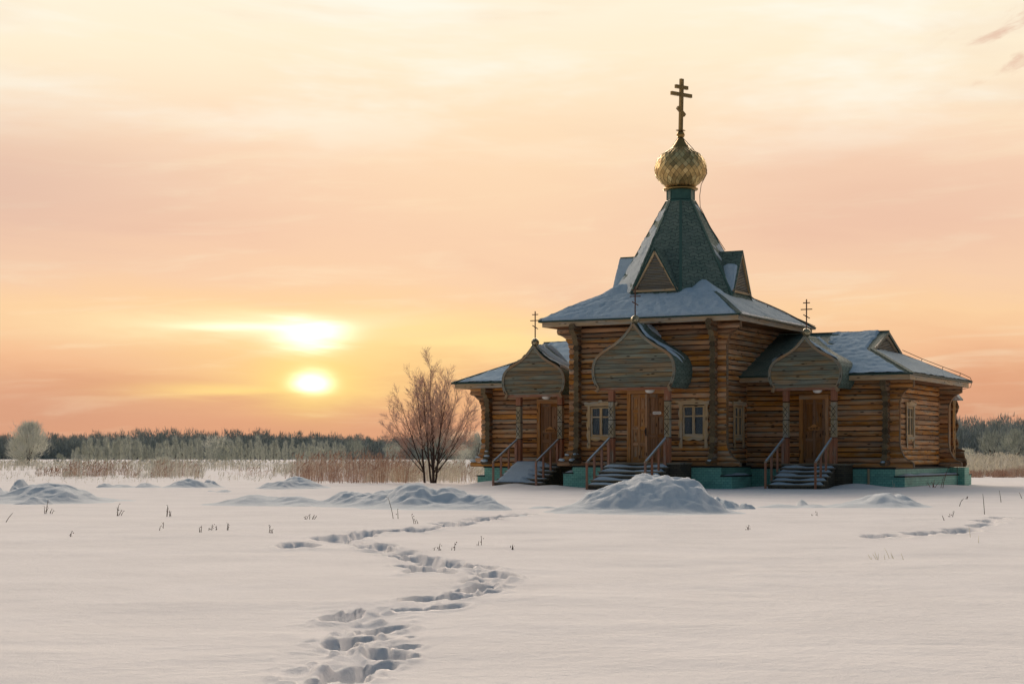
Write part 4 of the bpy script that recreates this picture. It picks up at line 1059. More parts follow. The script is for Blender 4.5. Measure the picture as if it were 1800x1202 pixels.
mound('long two humped snow heap in front of the bare tree',[(735,893,845,65,60,1.4),(625,888,862,60,55,1.4),(675,890,858,60,50,1.4),(795,893,855,40,45,1.1),(845,894,864,40,34,1.0),(885,894,884,12,10,.5)],.13,seed=7)
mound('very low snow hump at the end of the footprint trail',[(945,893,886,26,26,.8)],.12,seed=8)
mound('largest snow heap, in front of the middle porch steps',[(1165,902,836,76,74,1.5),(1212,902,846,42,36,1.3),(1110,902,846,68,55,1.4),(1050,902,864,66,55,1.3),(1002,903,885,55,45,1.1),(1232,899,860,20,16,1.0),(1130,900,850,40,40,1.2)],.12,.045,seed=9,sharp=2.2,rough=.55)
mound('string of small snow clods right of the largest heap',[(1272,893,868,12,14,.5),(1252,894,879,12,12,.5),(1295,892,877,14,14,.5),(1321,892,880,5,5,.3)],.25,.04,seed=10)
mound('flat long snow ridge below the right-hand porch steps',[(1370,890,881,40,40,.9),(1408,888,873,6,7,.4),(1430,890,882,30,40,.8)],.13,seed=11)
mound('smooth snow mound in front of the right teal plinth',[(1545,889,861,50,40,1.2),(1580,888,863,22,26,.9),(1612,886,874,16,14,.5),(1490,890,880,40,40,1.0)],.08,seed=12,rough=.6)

# ------------------------------------------------------------------ dry weed stalks poking out of the snow
WEED=flat('dry_weed_stalk',srgb(74,56,44),.85); WEEDP=flat('pale_dry_grass',srgb(240,226,200),.9); WEEDR=flat('red_dry_weed',srgb(120,66,50),.9)
def gz(x,y): return float(zg(np.array([x]),np.array([y]))[0])
def weed(px,py,h,label,lean=0.0,stems=3,pods=True,mat=WEED,cat='weed',spread=.35,seed=0):
    """h: height in px of the photograph"""
    x,y=ground(px,py); m=y/F; H=h*m; rs=random.Random(px*7+py+seed); z0=gz(x,y)
    o=MB()
    for k in range(stems):
        s=lean+rs.uniform(-spread,spread)*(0 if k==0 else 1); hh=H*(1 if k==0 else rs.uniform(.35,.8)); bx=rs.uniform(-.03,.03)*(k>0)*3; by=rs.uniform(-.05,.05)
        pts=[(bx+hh*s*t*t*.6+hh*s*t*.4,by+.05*t,-.06+(hh+.06)*t) for t in (0,.3,.6,.85,1)]
        r=(.0062 if mat is not WEEDP else .0042)*(y/30)**.5; o.tube(pts,[r*1.2,r*1.1,r,r*.8,r*.5],4,0,.5,False)
        if pods:
            for t in (.55,.8,1.0):
                if rs.random()<.75:
                    i=int(t*4); p=Vector(pts[min(4,i)]); q=rs.uniform(.5,1.1)*.010*(y/30)**.6
                    o.lathe([(0,-q),(q*.8,-q*.3),(q*.8,q*.4),(0,q)],5,tuple(p+Vector((rs.uniform(-.03,.03),0,0))),0,.5,False)
    ob=o.build('dry_weed',mat,None,(x,y,z0)); tag(ob,label,cat,'dry weeds sticking out of the snow'); return ob
weed(79,902,24,'tall branched dry weed below the left-edge snow mound',.15,3)
weed(86,902,9,'short forked weed just right of the tall branched one',.4,2)
weed(205,905,21,'Y-shaped dry weed between the two low left mounds',.15,4,spread=.6)
weed(293,907,20,'upright bushy dry weed with dark seed heads, alone in mid-left snow',.05,4,spread=.25)
weed(8,921,16,'slanting bare stalk nearest the left picture edge',.8,1,False)
weed(124,946,9,'small dark weed sprig, lowest in the photo at far left',.05,2)
weed(279,934,8,'short single weed stub left of a slightly taller one',.2,1)
weed(286,929,11,'single straight weed stub right of a shorter one',.02,1)
weed(353,937,12,'short dark weed stub left of the bushy little sprig',.05,2)
weed(371,932,10,'bushy little weed sprig between two stubs',.1,4,spread=.6)
weed(399,932,13,'straight weed with a knob at its tip, right of the bushy sprig',.08,2)
weed(472,937,13,'thin V-shaped weed left of the footprint bend',.15,3)
weed(543,912,9,'sparse clump of tiny weed tips below the long low drift',.1,6,spread=.9)
weed(692,913,38,'tall leaning weed in front of the long two humped heap',-.28,2,spread=.2)
weed(729,920,17,'leaning forked weed right of the tall leaning one',-.35,3)
weed(771,966,12,'faint bent weed sprig above the footprint curve',.2,3)
weed(799,966,14,'lone upright weed stub above the footprint curve',.05,2)
weed(846,959,15,'tallest dark weed stub above the footprint curve',.02,2)
weed(899,965,9,'pair of dark knobbly weed stubs right of the footprint curve',.3,3,spread=.6)
weed(1316,931,8,'pair of tiny stubs on the open snow below the clods',.05,2,spread=.9)
weed(1436,905,7,'tiny twin weed stubs below the flat long ridge',.05,2,spread=.9)
weed(1685,888,13,'short stalk slanting right, beyond the right mound',.55,1)
weed(1699,874,5,'very small weed tip near the corner of the teal plinth',.4,2)
weed(1731,901,36,'tallest straight bare stalk on the right-hand snow',-.06,1,False)
weed(1760,879,21,'thin dark leaning stalk near the right field edge',-.12,1,False)
weed(1796,873,11,'leaning stalk nearest the right picture edge',-.4,1,False)
weed(1673,907,10,'pair of short slanting stalks right of the smooth mound',.5,2,spread=.3)
weed(1660,915,9,'single stalk leaning left, between mound and track',-.45,1,False)
weed(1708,945,20,'pale bent grass stalk just below the right footprint track',-.1,1,False,WEEDP)
weed(1722,954,13,'short pale grass stalk below the right footprint track',.15,1,False,WEEDP)
weed(1545,982,13,'faint tuft of pale grass blades on the lower right snow',-.4,6,False,WEEDP,'grass tuft',.7)
weed(1566,980,18,'three long pale grass blades on the lower right snow',-.5,3,False,WEEDP,'grass tuft',.4)
weed(1589,982,11,'single pale grass blade right of the three long ones',-.4,1,False,WEEDP,'grass tuft')
weed(1571,860,12,'pale dry stalk standing against the right teal plinth',-.1,2,False,WEEDP)
weed(1640,861,14,'dry brown tuft at the foot of the right plinth ledge',.2,7,False,WEEDR,'weed',.9)
weed(1657,861,42,'long reddish weed leaning across the right plinth corner',.32,2,True,WEEDR,'weed',.2)
weed(1003,846,9,'leaning grass stalk left of the middle porch steps',-.5,2,False,WEEDP)

# ------------------------------------------------------------------ vegetation
def stripmat(name,c0,c1,frost=(.7,.72,.7),fa=.3,rough=.9):
    m,t,p=material(name,rough,0,.1)
    a=t.new('ShaderNodeAttribute',attribute_name='tone').outputs['Fac']
    c=t.mix(a,c0,c1); co=t.new('ShaderNodeTexCoord').outputs['Object']; n=t.noise(co,.9,4,.6)
    c=t.mix(t.mr(n,.45,.7,0,fa),c,frost); t.link(c,p.inputs['Base Color']); return m
BARK=flat('dark_bark',srgb(62,50,46),.9); TWIG=flat('reddish_twig',srgb(196,166,152),.9)
class SB:   # fast strip builder: many thin quads / triangles
    def __init__(s): s.co=[]; s.tone=[]
    def strips(s,P,D,L,W,tone,ref=None):
        """P base (n,3), D unit direction, L length, W width; random roll"""
        n=len(P); rv=rng.normal(size=(n,3)); side=np.cross(D,rv); side/=np.linalg.norm(side,axis=1,keepdims=True)+1e-9
        a=P-side*W[:,None]/2; b=P+side*W[:,None]/2; tip=P+D*L[:,None]
        c=tip+side*W[:,None]*.12; d=tip-side*W[:,None]*.12
        s.co.append(np.stack([a,b,c,d],1)); s.tone.append(tone)
    def mesh(s,name,mat):
        co=np.concatenate(s.co).reshape(-1,3).astype(np.float32); tn=np.concatenate(s.tone).astype(np.float32)
        nq=len(co)//4; me=bpy.data.meshes.new(name); me.vertices.add(len(co)); me.vertices.foreach_set('co',co.ravel())
        me.loops.add(nq*4); me.loops.foreach_set('vertex_index',np.arange(nq*4,dtype=np.int32)); me.polygons.add(nq)
        me.polygons.foreach_set('loop_start',np.arange(0,nq*4,4,dtype=np.int32))
        at=me.attributes.new('tone','FLOAT','FACE'); at.data.foreach_set('value',tn); me.update(calc_edges=True); me.materials.append(mat); return me
    def build(s,name,mat,parent=None,loc=None):
        o=bpy.data.objects.new(name,s.mesh(name,mat)); COL.objects.link(o)
        if parent: o.parent=parent
        if loc: o.location=loc
        return o
def unit(v): return v/(np.linalg.norm(v,axis=1,keepdims=True)+1e-9)
def crown(sb,cx,cy,z0,h,w,n,L=(.5,1.2),W=(.02,.05),up=1.2,shape='oval',t0=.2,t1=.9,clumps=26):
    """twigs in clumps through a crown volume"""
    q=rng.random(clumps)**.8; a=rng.random(clumps)*2*PI
    if shape=='oval': rad=np.sqrt(np.clip(np.sin(PI*np.clip(q*.92+.06,0,1)),0,1))
    elif shape=='fan': rad=.25+.75*q**.7*np.where(q>.8,1-(q-.8)*2.2,1)
    elif shape=='round': rad=np.sqrt(np.clip(1-(2*q-1)**2,0,1))
    elif shape=='full': rad=np.sqrt(np.clip(1-((q-.42)/.62)**2,0,1))
    else: rad=.9*(1-q)**.6+.1
    rr_=np.sqrt(rng.random(clumps))*rad*w/2
    C=np.stack([cx+rr_*np.cos(a),cy+rr_*np.sin(a),z0+h*q*.95],1)
    k=rng.integers(0,clumps,n); sig=.16*w
    P=C[k]+rng.normal(size=(n,3))*np.array([sig*.55,sig*.55,sig*.5])
    P[:,2]=np.clip(P[:,2],z0,z0+h*1.02)
    D=P-np.array([cx,cy,z0+h*.25]); D=unit(D)+rng.normal(size=(n,3))*.45; D[:,2]+=up; D=unit(D)
    ct=rng.random(clumps)
    sb.strips(P,D,rng.uniform(*L,n),rng.uniform(*W,n),np.clip(t0+(t1-t0)*(.55*ct[k]+.45*rng.random(n)),0,1))
# far forest: one mass, counted by nobody
FOR=stripmat('forest_twigs',srgb(118,128,128),srgb(186,192,184),srgb(214,216,206),.4)
FORT=flat('forest_trunk',srgb(70,72,70),.9)
def forest(name,x0,x1,Y0,rows,top,step,label,dens=300,seed=1,fade=1.0):
    global rng
    rng=np.random.default_rng(seed); sb=SB()
    for r in range(rows):
        Y=Y0+r*14; x=x0
        while x<x1:
            px=900+F*x/Y; h=(top(px)+.0)*rng.uniform(.80,1.0)*(1 if r else .86); w=h*rng.uniform(.55,.85)
            yy=Y+rng.uniform(-5,5); n=int(dens*rng.uniform(.8,1.2))
            crown(sb,x,yy,-.2+h*.04,h,w,n,(.5,1.4),(.08,.22),.8,'round' if rng.random()<.7 else 'fan',rng.uniform(0,.25),rng.uniform(.5,.95),18)
            P=np.array([[x,yy,-.5]]); sb.strips(np.repeat(P,4,0)+rng.normal(size=(4,3))*np.array([.5,.5,0]),unit(np.array([[0,0,1.]]*4)+rng.normal(size=(4,3))*.12),np.full(4,h*.8),np.full(4,.28),np.full(4,.02))
            x+=step*rng.uniform(.6,1.3)
        # understory
        n=int((x1-x0)*70); X=rng.uniform(x0,x1,n); hb=np.array([top(900+F*q/Y) for q in X])
        P=np.stack([X,np.full(n,Y)+rng.uniform(-6,6,n),-.5+hb*.72*rng.random(n)],1); D=unit(rng.normal(size=(n,3))*.4+np.array([0,0,1.2]))
        sb.strips(P,D,rng.uniform(1,2.4,n),rng.uniform(.12,.34,n),rng.random(n)*.5)
    o=sb.build(name,FOR); tag(o,label,'forest',kind='stuff'); return o
topL=lambda px:8.2+.8*float(vnoise(px/38,1.0,5))+ 1.0*float(sstep(120,240,px)-sstep(430,560,px))-1.1*float(sstep(520,660,px))+2.0*float(sstep(850,1000,px))
forest('far_forest',-240,130,560,4,topL,4.2,'long dark grey-green forest edge across the left horizon',seed=2)
topR=lambda px:10.2+1.9*float(vnoise(px/22,2.0,5))
forest('far_forest',92,190,420,5,topR,3.4,'taller frosted forest edge right of the church',330,seed=3)
rng=np.random.default_rng(5)
FROST=stripmat('frosted_twigs',srgb(170,172,158),srgb(232,232,220),srgb(240,240,232),.5)
FROSTB=stripmat('frosted_birch_twigs',srgb(134,140,132),srgb(220,222,208),srgb(232,232,220),.4)
DIM=stripmat('dim_shrub_twigs',srgb(132,138,128),srgb(190,194,180),srgb(212,214,204),.35)
def veg(name,px,py,hpx,wpx,label,cat,shape,n,mat,trunk=True,L=(.35,.9),W=(.03,.08),up=1.0,clumps=40,t0=.1,t1=.95,group=None,low=.08,dark=0):
    x,y=ground(px,py); m=y/F; h=hpx*m; w=wpx*m; root=empty(name,(x,y,gz(x,y)-.05))
    tag(root,label,cat,group); s=h/6.0
    sb=SB(); crown(sb,0,0,h*low,h*(1-low),w,n,(L[0]*s,L[1]*s),(W[0],W[1]),up,shape,t0,t1,clumps); sb.build('crown',mat,root)
    if trunk:
        t=MB()
        for k in range(trunk if isinstance(trunk,int) and trunk>1 else 3):
            a=random.random()*2*PI; f=random.uniform(.15,.45)*w; hh=h*random.uniform(.55,.85)
            pts=[(0,0,-.2),(f*.2*math.cos(a),f*.2*math.sin(a),hh*.3),(f*.6*math.cos(a),f*.6*math.sin(a),hh*.65),(f*math.cos(a),f*math.sin(a),hh)]
            t.tube(pts,[.028*h,.02*h,.013*h,.004*h],5,0,.5)
        t.build('trunk',BARK,root)
    return root
veg('frosted_tree',49,818,73,58,'big rounded pale frosted tree standing alone at far left','tree','full',6500,FROST,True,(.3,.8),(.025,.07),.7,120,.15,1.0,low=.0)
veg('frosted_bush',145,814,15,52,'wide round pale bush before the left end of the birch row','bush','cone',1500,FROST,False,(.5,1.2),(.03,.07),.8,40)
veg('frosted_bush',285,834,28,70,'ragged frosted bush rising out of the left reed bed','bush','cone',1500,FROST,False,(.6,1.6),(.012,.03),1.2,46)
veg('dark_tree',379,812,44,56,'dark forked tree with a pale frosted crown before the birch row','tree','round',1700,FROST,7,(.3,.9),(.03,.07),.9,46,.3,1.0,low=.35)
veg('frosted_bush',392,816,20,60,'low dim bush below the dark forked tree','bush','cone',1100,DIM,False,(.6,1.4),(.03,.07),.8,36)
veg('frosted_bush',106,816,18,16,'small dark bush between the pale tree and the wide bush','bush','oval',500,DIM,2,(.5,1.2),(.03,.08),.8,20)
veg('frosted_bush',622,810,32,60,'broad frosted bush behind the red reeds','bush','cone',1500,DIM,False,(.5,1.3),(.03,.08),1.0,40)
veg('frosted_tree',690,814,36,36,'frosted sapling left of the bare tree','tree','fan',1100,FROSTB,3,(.5,1.2),(.03,.07),1.2,34)
veg('frosted_bush',812,815,34,34,'dome shaped frosted bush between bare tree and church','bush','round',1800,FROST,False,(.3,.8),(.03,.07),.6,46,low=.02)
veg('frosted_tree',838,812,48,36,'frosted tree half hidden behind the left church corner','tree','oval',1600,FROSTB,3,(.4,1.0),(.03,.08),.9,40)
veg('frosted_tree',770,812,54,90,'wide frosted thicket tree directly behind the bare tree','tree','round',2600,DIM,4,(.4,1.0),(.03,.09),.9,60,.1,.7)
veg('frosted_tree',1786,815,58,52,'rounded domed tree at the right picture edge before the forest','tree','round',2600,DIM,3,(.3,.8),(.04,.11),.7,60,.2,.9,low=.1)
veg('frosted_tree',1743,812,50,44,'spreading fan shaped tree left of the domed right tree','tree','fan',1500,DIM,3,(.4,1.1),(.04,.1),1.1,40,.1,.7)
veg('frosted_bush',1703,823,34,26,'bright white frosted shrub beside the right church end','bush','fan',1500,FROST,3,(.4,1.0),(.018,.045),1.1,40,.4,1.0)
veg('frosted_bush',1728,822,16,46,'low dark-grey bush right of the bright white shrub','bush','cone',1100,DIM,False,(.6,1.4),(.025,.06),.8,36)
# young birch row: one tree with its parts, then copies of both
def birch_proto():
    root=empty('birch_tree',(0,0,0)); h=5.0; w=1.5
    sb=SB(); crown(sb,0,0,h*.12,h*.88,w,620,(.5,1.3),(.03,.07),2.4,'cone',.25,1.0,30); sb.build('crown',FROSTB,root)
    t=MB(); t.tube([(0,0,-.3),(.04,0,1.6),(-.03,.02,3.2),(0,0,4.6)],[.05,.04,.03,.01],5,0,.5); t.build('trunk',BARK,root); return root
proto=birch_proto(); rb=random.Random(9); first=True
spots=[]
pxx=128.0
while pxx<602:
    dens_h=36 if pxx<480 else 33
    spots.append((pxx+rb.uniform(-3,3),rb.choice([270,282,296,310]),dens_h*rb.uniform(.66,1.14)*(.72 if pxx<142 else 1)))
    pxx+=rb.uniform(4.2,7.6)
def copy_thing(r):
    n=r.copy(); COL.objects.link(n)
    for ch in r.children:
        c=ch.copy(); COL.objects.link(c); c.parent=n
    return n
for i,(px,Y,hp) in enumerate(spots):
    o=proto if i==0 else copy_thing(proto)
    x=(px-900)/F*Y; s=hp*Y/F/5.0*1.02
    o.location=(x,Y,gz(x,Y)-.05); o.scale=(s*rb.uniform(.9,1.35),s*rb.uniform(.9,1.3),s); o.rotation_euler=(0,0,rb.uniform(0,6.28))
    tag(o,'slender young frosted birch in the pale row before the dark forest','tree','young frosted birches in a row')
# reeds and dry grass (uncountable)
REEDR=stripmat('red_reed',srgb(138,102,86),srgb(204,172,148),srgb(228,216,200),.5); REEDF=stripmat('frosted_reed',srgb(186,178,156),srgb(238,232,214),srgb(244,242,234),.6)
def reeds(name,label,zones,mat,seed,lean=.10,plume=True,thr=.42):
    global rng
    rng=np.random.default_rng(seed); sb=SB()
    for px0,px1,Y0,Y1,n,h0,h1,wd in zones:
        Y=rng.uniform(Y0,Y1,n); px=rng.uniform(px0,px1,n)
        cl=.6*fbm(px/14,Y/3,seed,3)+.4*fbm(px/55+3,Y/7,seed+7,2); keep=cl>thr+.12*rng.random(n); Y,px=Y[keep],px[keep]; k=len(Y)
        X=(px-900)/F*Y; z=zg(X,Y)-.05; ed=np.minimum(sstep(0,.12,(px-px0)/(px1-px0)),sstep(0,.12,(px1-px)/(px1-px0)))
        h=rng.uniform(h0,h1,k)*(.5+.5*ed)*(.7+.6*(cl[keep]-.4)); D=unit(np.stack([rng.normal(size=k)*lean+.03,rng.normal(size=k)*lean,np.ones(k)],1))
        P=np.stack([X,Y,z],1); sb.strips(P,D,h,np.full(k,wd)*rng.uniform(.6,1.3,k),rng.random(k))
        if plume:
            sel=rng.random(k)<.45; T=P[sel]+D[sel]*h[sel][:,None]*.93
            D2=unit(D[sel]+np.stack([rng.normal(size=sel.sum())*.35+.35,rng.normal(size=sel.sum())*.3,np.zeros(sel.sum())],1))
            sb.strips(T,D2,rng.uniform(.10,.24,sel.sum()),np.full(sel.sum(),wd*3.0),rng.random(sel.sum())*.5+.1)
        sel=rng.random(k)<.6; T=P[sel]+D[sel]*h[sel][:,None]*rng.uniform(.2,.8,sel.sum())[:,None]
        D3=unit(np.stack([rng.normal(size=sel.sum())*.8,rng.normal(size=sel.sum())*.5,np.full(sel.sum(),.5)],1)); sb.strips(T,D3,rng.uniform(.15,.4,sel.sum()),np.full(sel.sum(),wd*.8),rng.random(sel.sum()))
    o=sb.build(name,mat); tag(o,label,'reeds',kind='stuff'); return o
reeds('reed_bed','rusty red reed bed between the rounded mound and the bare tree',[(530,735,70,84,2000,.7,1.75,.014),(500,700,84,100,1100,.8,1.8,.017),(640,840,76,96,800,.5,1.3,.014)],REEDR,21)
reeds('reed_bed','rusty brown reed bed out on the left field',[(110,245,92,106,1100,.3,1.1,.016),(265,352,92,104,600,.3,1.2,.016),(60,130,96,110,300,.3,.7,.02),(400,500,95,110,160,.3,.7,.016)],REEDR,22)
reeds('reed_bed','frosted pale grass along the far edge of the field',[(-500,860,125,230,11000,.3,1.0,.045),(830,2300,120,200,9000,.4,1.15,.045),(480,880,95,130,4200,.5,1.1,.022),(640,860,73,95,3000,.35,.85,.014),(-300,480,75,100,1100,.15,.45,.012),(110,360,88,108,1500,.4,1.3,.016)],REEDF,23)
reeds('reed_bed','frost white tall grass at the right field edge',[(1640,2250,98,125,17000,.7,1.45,.022),(1640,2250,125,160,10000,.9,1.9,.03)],REEDF,24,.16)
reeds('reed_bed','red-brown grass band at the foot of the white grass on the right',[(1700,1765,92,99,1500,.35,.62,.02),(1745,2200,92,100,12000,.5,.95,.02)],REEDR,25,.16,False)
rng=np.random.default_rng(77)
# ------------------------------------------------------------------ the bare tree beside the church
def bare_tree(px,py,label):
    x,y=ground(px,py); root=empty('bare_tree',(x,y,gz(x,y)-.05)); tag(root,label,'tree')
    rs=random.Random(31); trunk=MB(); lim=MB(); tw=MB()
    def grow(p,d,L,r,lvl,up):
        n=max(4,int(L/.22)); pts=[p]; rad=[r]; q=Vector(p); dd=Vector(d)
        for i in range(n):
            t=(i+1)/n
            dd=(dd+Vector((rs.gauss(0,.028),rs.gauss(0,.026),up*.035))).normalized(); q=q+dd*(L/n); pts.append(q.copy()); rad.append(max(.0030,r*(1-.86*t)))
        (trunk if lvl==0 else lim if lvl==1 else tw).tube(pts,rad,7 if lvl==0 else 5 if lvl==1 else 3,0,None,lvl<2)
        return pts,rad
    def branch(pts,rad,L,lvl,i0,cnt,ang,lenf,up):
        n=len(pts)
        for k in range(cnt):
            t=i0+(1-i0)*((k+rs.random())/cnt); i=min(n-2,int(t*(n-1))); p=pts[i].lerp(pts[i+1],rs.random()); d=(pts[i+1]-pts[i]).normalized()
            a=rs.uniform(0,2*PI); o=d.orthogonal().normalized(); o=(o*math.cos(a)+d.cross(o)*math.sin(a))
            an=R(ang+rs.uniform(-9,9)); nd=(d*math.cos(an)+o*math.sin(an)).normalized()
            l=L*lenf*(1.05-.62*t)*rs.uniform(.7,1.2)
            if l<.12: l=.12
            P,Q=grow(p,nd,l,max(.0038,rad[i]*(.46 if lvl<2 else .55)),lvl,up)
            if lvl==1: branch(P,Q,l,2,.2,int(9+l*7),34,.50,.9)
            elif lvl==2: branch(P,Q,l,3,.15,int(2+l*7),28,.45,.6)
            elif lvl==3 and l>.28: branch(P,Q,l,4,.25,int(1+l*6),28,.45,.5)
    stems=[((.04,0,0),(.0,.02,1),5.05,.062),((.10,.05,0),(.17,.12,1),4.5,.046),((-.02,.02,0),(-.20,-.10,1),4.3,.046),((-.30,.05,0),(-.10,.05,1),4.2,.05),
           ((.06,-.03,.55),(.46,.1,1),3.7,.032),((-.03,.0,.8),(-.50,.2,1),3.2,.030),((-.36,.05,.6),(-.42,-.1,1),3.3,.030),((.04,0,.9),(.30,-.35,1),3.6,.030),((0,0,.7),(-.04,.45,1),3.8,.030),
           ((.10,.03,.75),(.82,.0,1),3.1,.028),((.12,.03,.45),(.70,-.3,1),3.2,.026),((-.37,.05,.75),(-.80,.1,1),2.8,.026),((-.34,.05,.55),(-1.0,-.2,1),2.5,.022),((.12,.03,.6),(1.0,.25,1),2.5,.022)]
    for p,d,L,r in stems:
        P,Q=grow(Vector(p)+Vector((0,0,-.1)),Vector(d).normalized(),L,r,0,.9)
        branch(P,Q,L,1,.24,int(5+L*3.2),31,.38,1.0)
    trunk.build('trunk',BARK,root,fix=False); lim.build('branches',BARK,root,fix=False); tw.build('twigs',TWIG,root,fix=False)
bare_tree(760,849,'bare many stemmed tree with reddish twigs left of the church')

# ------------------------------------------------------------------ sky, sun
W=bpy.data.worlds.new('World'); S.world=W; W.use_nodes=True; wt=W.node_tree
for n in list(wt.nodes): wt.nodes.remove(n)
t=NT(wt)
SUN_AZ=math.atan2(-355,F); SUN_EL=math.atan2(129,F)
d=t.new('ShaderNodeTexCoord').outputs['Generated']; sp=t.new('ShaderNodeSeparateXYZ'); t.link(d,sp.inputs[0]); dx,dy,dz_=sp.outputs
hyp=t.m('SQRT',t.m('ADD',t.m('MULTIPLY',dx,dx),t.m('ADD',t.m('MULTIPLY',dy,dy),1e-6)))
EL=t.m('MULTIPLY',t.m('ARCTAN2',dz_,hyp),3.1); A=t.m('MULTIPLY',t.m('ARCTAN2',dx,dy),3.1)     # 1.0 = 1000 photo px
vA=t.xyz(t.m('MULTIPLY',A,1.1),t.m('MULTIPLY',EL,3.2),0.0); w1=t.noise(vA,1.6,4,.55)
slant=t.m('ADD',EL,t.m('MULTIPLY',A,.07))
st1=t.noise(t.xyz(t.m('MULTIPLY',A,1.5),t.m('MULTIPLY',slant,11.0),3.7),1.0,6,.58,.6)
st2=t.noise(t.xyz(t.m('MULTIPLY',A,3.0),t.m('MULTIPLY',t.m('SUBTRACT',EL,t.m('MULTIPLY',A,.05)),26.0),9.1),1.0,5,.6,.4)
E2=t.m('ADD',EL,t.m('MULTIPLY',t.m('SUBTRACT',w1,.5),.16)); E2=t.m('ADD',E2,t.m('MULTIPLY',t.m('SUBTRACT',st1,.5),.10))
SK=[(0,(208,152,122)),(.05,(212,156,126)),(.12,(224,164,128)),(.18,(242,190,148)),(.235,(250,208,162)),(.30,(247,207,172)),(.40,(244,203,174)),(.50,(249,213,183)),(.58,(254,227,196)),(.68,(255,239,210)),(.76,(255,243,218)),(.86,(253,234,204)),(1.0,(250,232,206))]
base=t.ramp(E2,[(p,srgb(*c)) for p,c in SK])
def lobe(a0,e0,sa,se,pw=1.0,warp=.0):
    a=t.m('DIVIDE',t.m('SUBTRACT',A,a0),sa); ee=t.m('ADD',EL,t.m('MULTIPLY',t.m('SUBTRACT',st1,.5),warp)); ee=t.m('ADD',ee,t.m('MULTIPLY',t.m('SUBTRACT',st2,.5),warp*.5))
    b=t.m('DIVIDE',t.m('SUBTRACT',ee,e0),se); q=t.m('ADD',t.m('MULTIPLY',a,a),t.m('MULTIPLY',b,b))
    if pw!=1.0: q=t.m('POWER',q,pw)
    return t.m('EXPONENT',t.m('MULTIPLY',q,-1.0))
# mauve-grey thin bands and cream veils
base=t.mix(t.m('MULTIPLY',t.mr(t.m('MULTIPLY',w1,st1),.22,.42,0,.42),t.mr(EL,.15,.6,.9,.45)),base,srgb(226,176,150))
base=t.mix(t.mr(st2,.50,.74,0,.30),base,srgb(255,240,206))
veil=t.noise(t.xyz(t.m('MULTIPLY',A,1.2),t.m('MULTIPLY',slant,5.0),22.0),1.0,5,.6,.3)
base=t.mix(t.m('MULTIPLY',t.mr(veil,.46,.66),t.mr(EL,.42,.70,0,.95)),base,srgb(255,251,236))
base=t.mix(t.m('MULTIPLY',lobe(-.95,.45,.38,.12,1,.10),.65),base,srgb(218,182,166))
base=t.mix(t.m('MULTIPLY',lobe(.62,.43,.38,.10,1,.10),.45),base,srgb(230,186,164))
base=t.mix(t.m('MULTIPLY',lobe(-.75,.09,.40,.055,1,.05),.5),base,srgb(204,154,132))
base=t.mix(t.m('MULTIPLY',lobe(.0,.50,.34,.17,1,.10),.45),base,srgb(255,224,182))
# small dusky cloud wisps high on the right
wv=t.noise(t.xyz(t.m('MULTIPLY',A,7.0),t.m('MULTIPLY',t.m('SUBTRACT',EL,t.m('MULTIPLY',A,.35)),15.0),2.0),1.0,5,.6,.3)
wm=t.m('MULTIPLY',t.mr(wv,.50,.66),t.m('MULTIPLY',t.mr(A,.70,.86),t.m('MULTIPLY',t.mr(EL,.56,.66),t.mr(EL,.82,.74))))
base=t.mix(t.m('MULTIPLY',wm,.6),base,srgb(214,160,140))
As=SUN_AZ*3.1
def addc(c,f,col):
    n=t.new('ShaderNodeMix',data_type='RGBA',blend_type='ADD'); n.clamp_factor=False; n.clamp_result=False; t.val(f,n.inputs[0]); t.link(c,n.inputs[6]); n.inputs[7].default_value=tuple(col)+(1,); return n.outputs[2]
sky=base
sky=t.mix(t.m('MULTIPLY',lobe(As+.05,.165,.29,.080,1,.18),.7),sky,srgb(255,218,140))
sky=t.mix(t.m('MULTIPLY',lobe(As-.10,.222,.30,.024,1,.07),.9),sky,srgb(255,240,190))
sky=t.mix(t.m('MULTIPLY',lobe(As+.30,.190,.22,.024,1,.09),.85),sky,srgb(255,228,160))
sky=t.mix(t.m('MULTIPLY',lobe(As,.125,.080,.050,1.0,.05),.85),sky,srgb(255,230,136))
sky=t.mix(t.m('MULTIPLY',lobe(As-.13,.112,.15,.011,1,.05),.75),sky,srgb(255,222,140))
sky=addc(sky,lobe(As+.003,.204,.058,.020,1.0,.08),(.95,.95,.9)); sky=addc(sky,t.m('MULTIPLY',lobe(As-.11,.222,.115,.0065,1,.015),.6),(.6,.6,.55))
sky=addc(sky,lobe(As+.003,.129,.031,.019,1.1,.03),(1.6,1.5,1.2))
# sky falls to dim blue higher up and in the east behind the camera
front=t.mr(dy,-.25,.55); up=t.mr(EL,.85,1.9)
hi=(.11,.155,.20,1)
sky=t.mix(up,sky,hi)
back=t.mix(t.mr(dz_,.0,.8),(.055,.08,.12,1),(.13,.18,.23,1)); back=t.mix(t.mr(dz_,0,.15,.4,0),back,(.17,.14,.15,1))
sky=t.mix(front,back,sky)
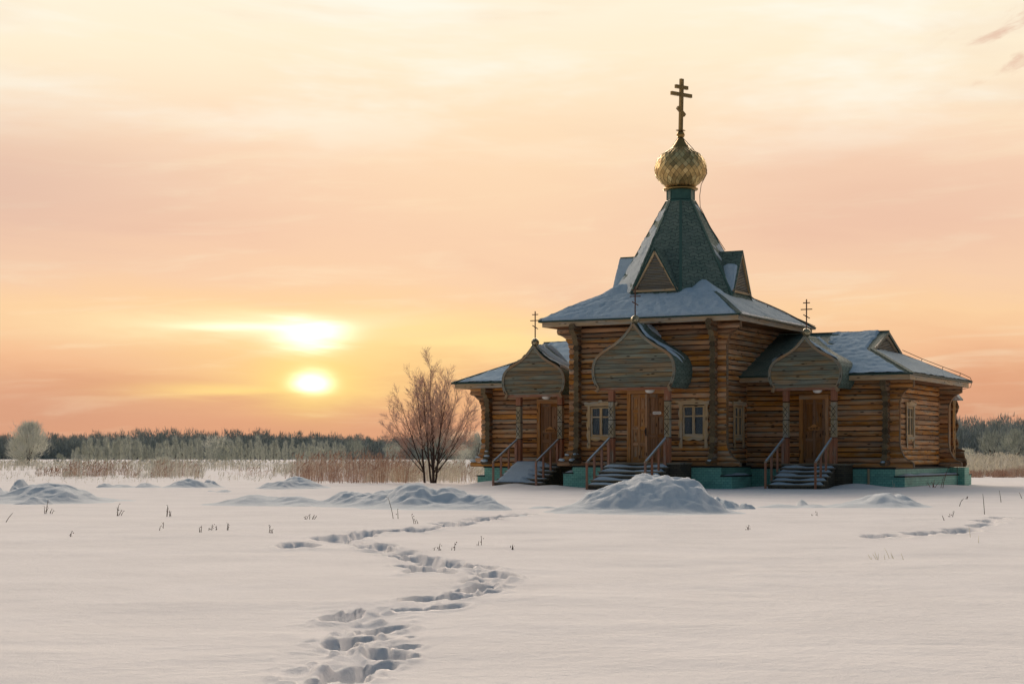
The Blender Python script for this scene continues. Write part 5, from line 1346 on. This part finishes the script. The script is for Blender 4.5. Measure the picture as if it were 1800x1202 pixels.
# unseen bright warm band added to the sky above the frame to light the snow
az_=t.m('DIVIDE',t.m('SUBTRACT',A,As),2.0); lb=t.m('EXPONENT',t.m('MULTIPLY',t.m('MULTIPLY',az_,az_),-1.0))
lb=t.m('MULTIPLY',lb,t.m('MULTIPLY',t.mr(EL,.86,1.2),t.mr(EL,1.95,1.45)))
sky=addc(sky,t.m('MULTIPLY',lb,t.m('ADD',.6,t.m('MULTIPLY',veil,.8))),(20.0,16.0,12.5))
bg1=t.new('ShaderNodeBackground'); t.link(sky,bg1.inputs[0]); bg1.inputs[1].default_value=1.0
ns=t.new('ShaderNodeTexSky',sky_type='NISHITA'); ns.sun_disc=False; ns.sun_elevation=SUN_EL; ns.sun_rotation=SUN_AZ; ns.altitude=100
bg2=t.new('ShaderNodeBackground'); t.link(ns.outputs[0],bg2.inputs[0]); bg2.inputs[1].default_value=.002
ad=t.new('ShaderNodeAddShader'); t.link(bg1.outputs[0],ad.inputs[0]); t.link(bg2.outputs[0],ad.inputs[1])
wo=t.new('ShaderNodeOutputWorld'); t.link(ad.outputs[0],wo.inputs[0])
W.cycles.sampling_method='MANUAL'; W.cycles.sample_map_resolution=1024
sl=bpy.data.lights.new('sun','SUN'); sl.energy=1.2; sl.angle=R(10); sl.color=(1.0,.78,.52)
so=bpy.data.objects.new('sun',sl); COL.objects.link(so)
sd=Vector((math.sin(SUN_AZ)*math.cos(SUN_EL),math.cos(SUN_AZ)*math.cos(SUN_EL),math.sin(SUN_EL)))
so.rotation_euler=(-sd).to_track_quat('-Z','Y').to_euler(); so.location=sd*300+Vector((0,0,60))

# ------------------------------------------------------------------ camera
cd=bpy.data.cameras.new('camera'); cam=bpy.data.objects.new('camera',cd); COL.objects.link(cam); S.camera=cam
cd.sensor_fit='HORIZONTAL'; cd.sensor_width=36; cd.lens=36*F/1800; cd.shift_y=(YH-601)/1800; cd.clip_end=20000; cd.clip_start=.1
cam.location=(0,0,HC); cam.rotation_euler=(R(90),0,0)
S.view_settings.view_transform='Standard'; S.view_settings.look='None'; S.view_settings.exposure=0; S.view_settings.gamma=1
S.cycles.max_bounces=8; S.cycles.transparent_max_bounces=8
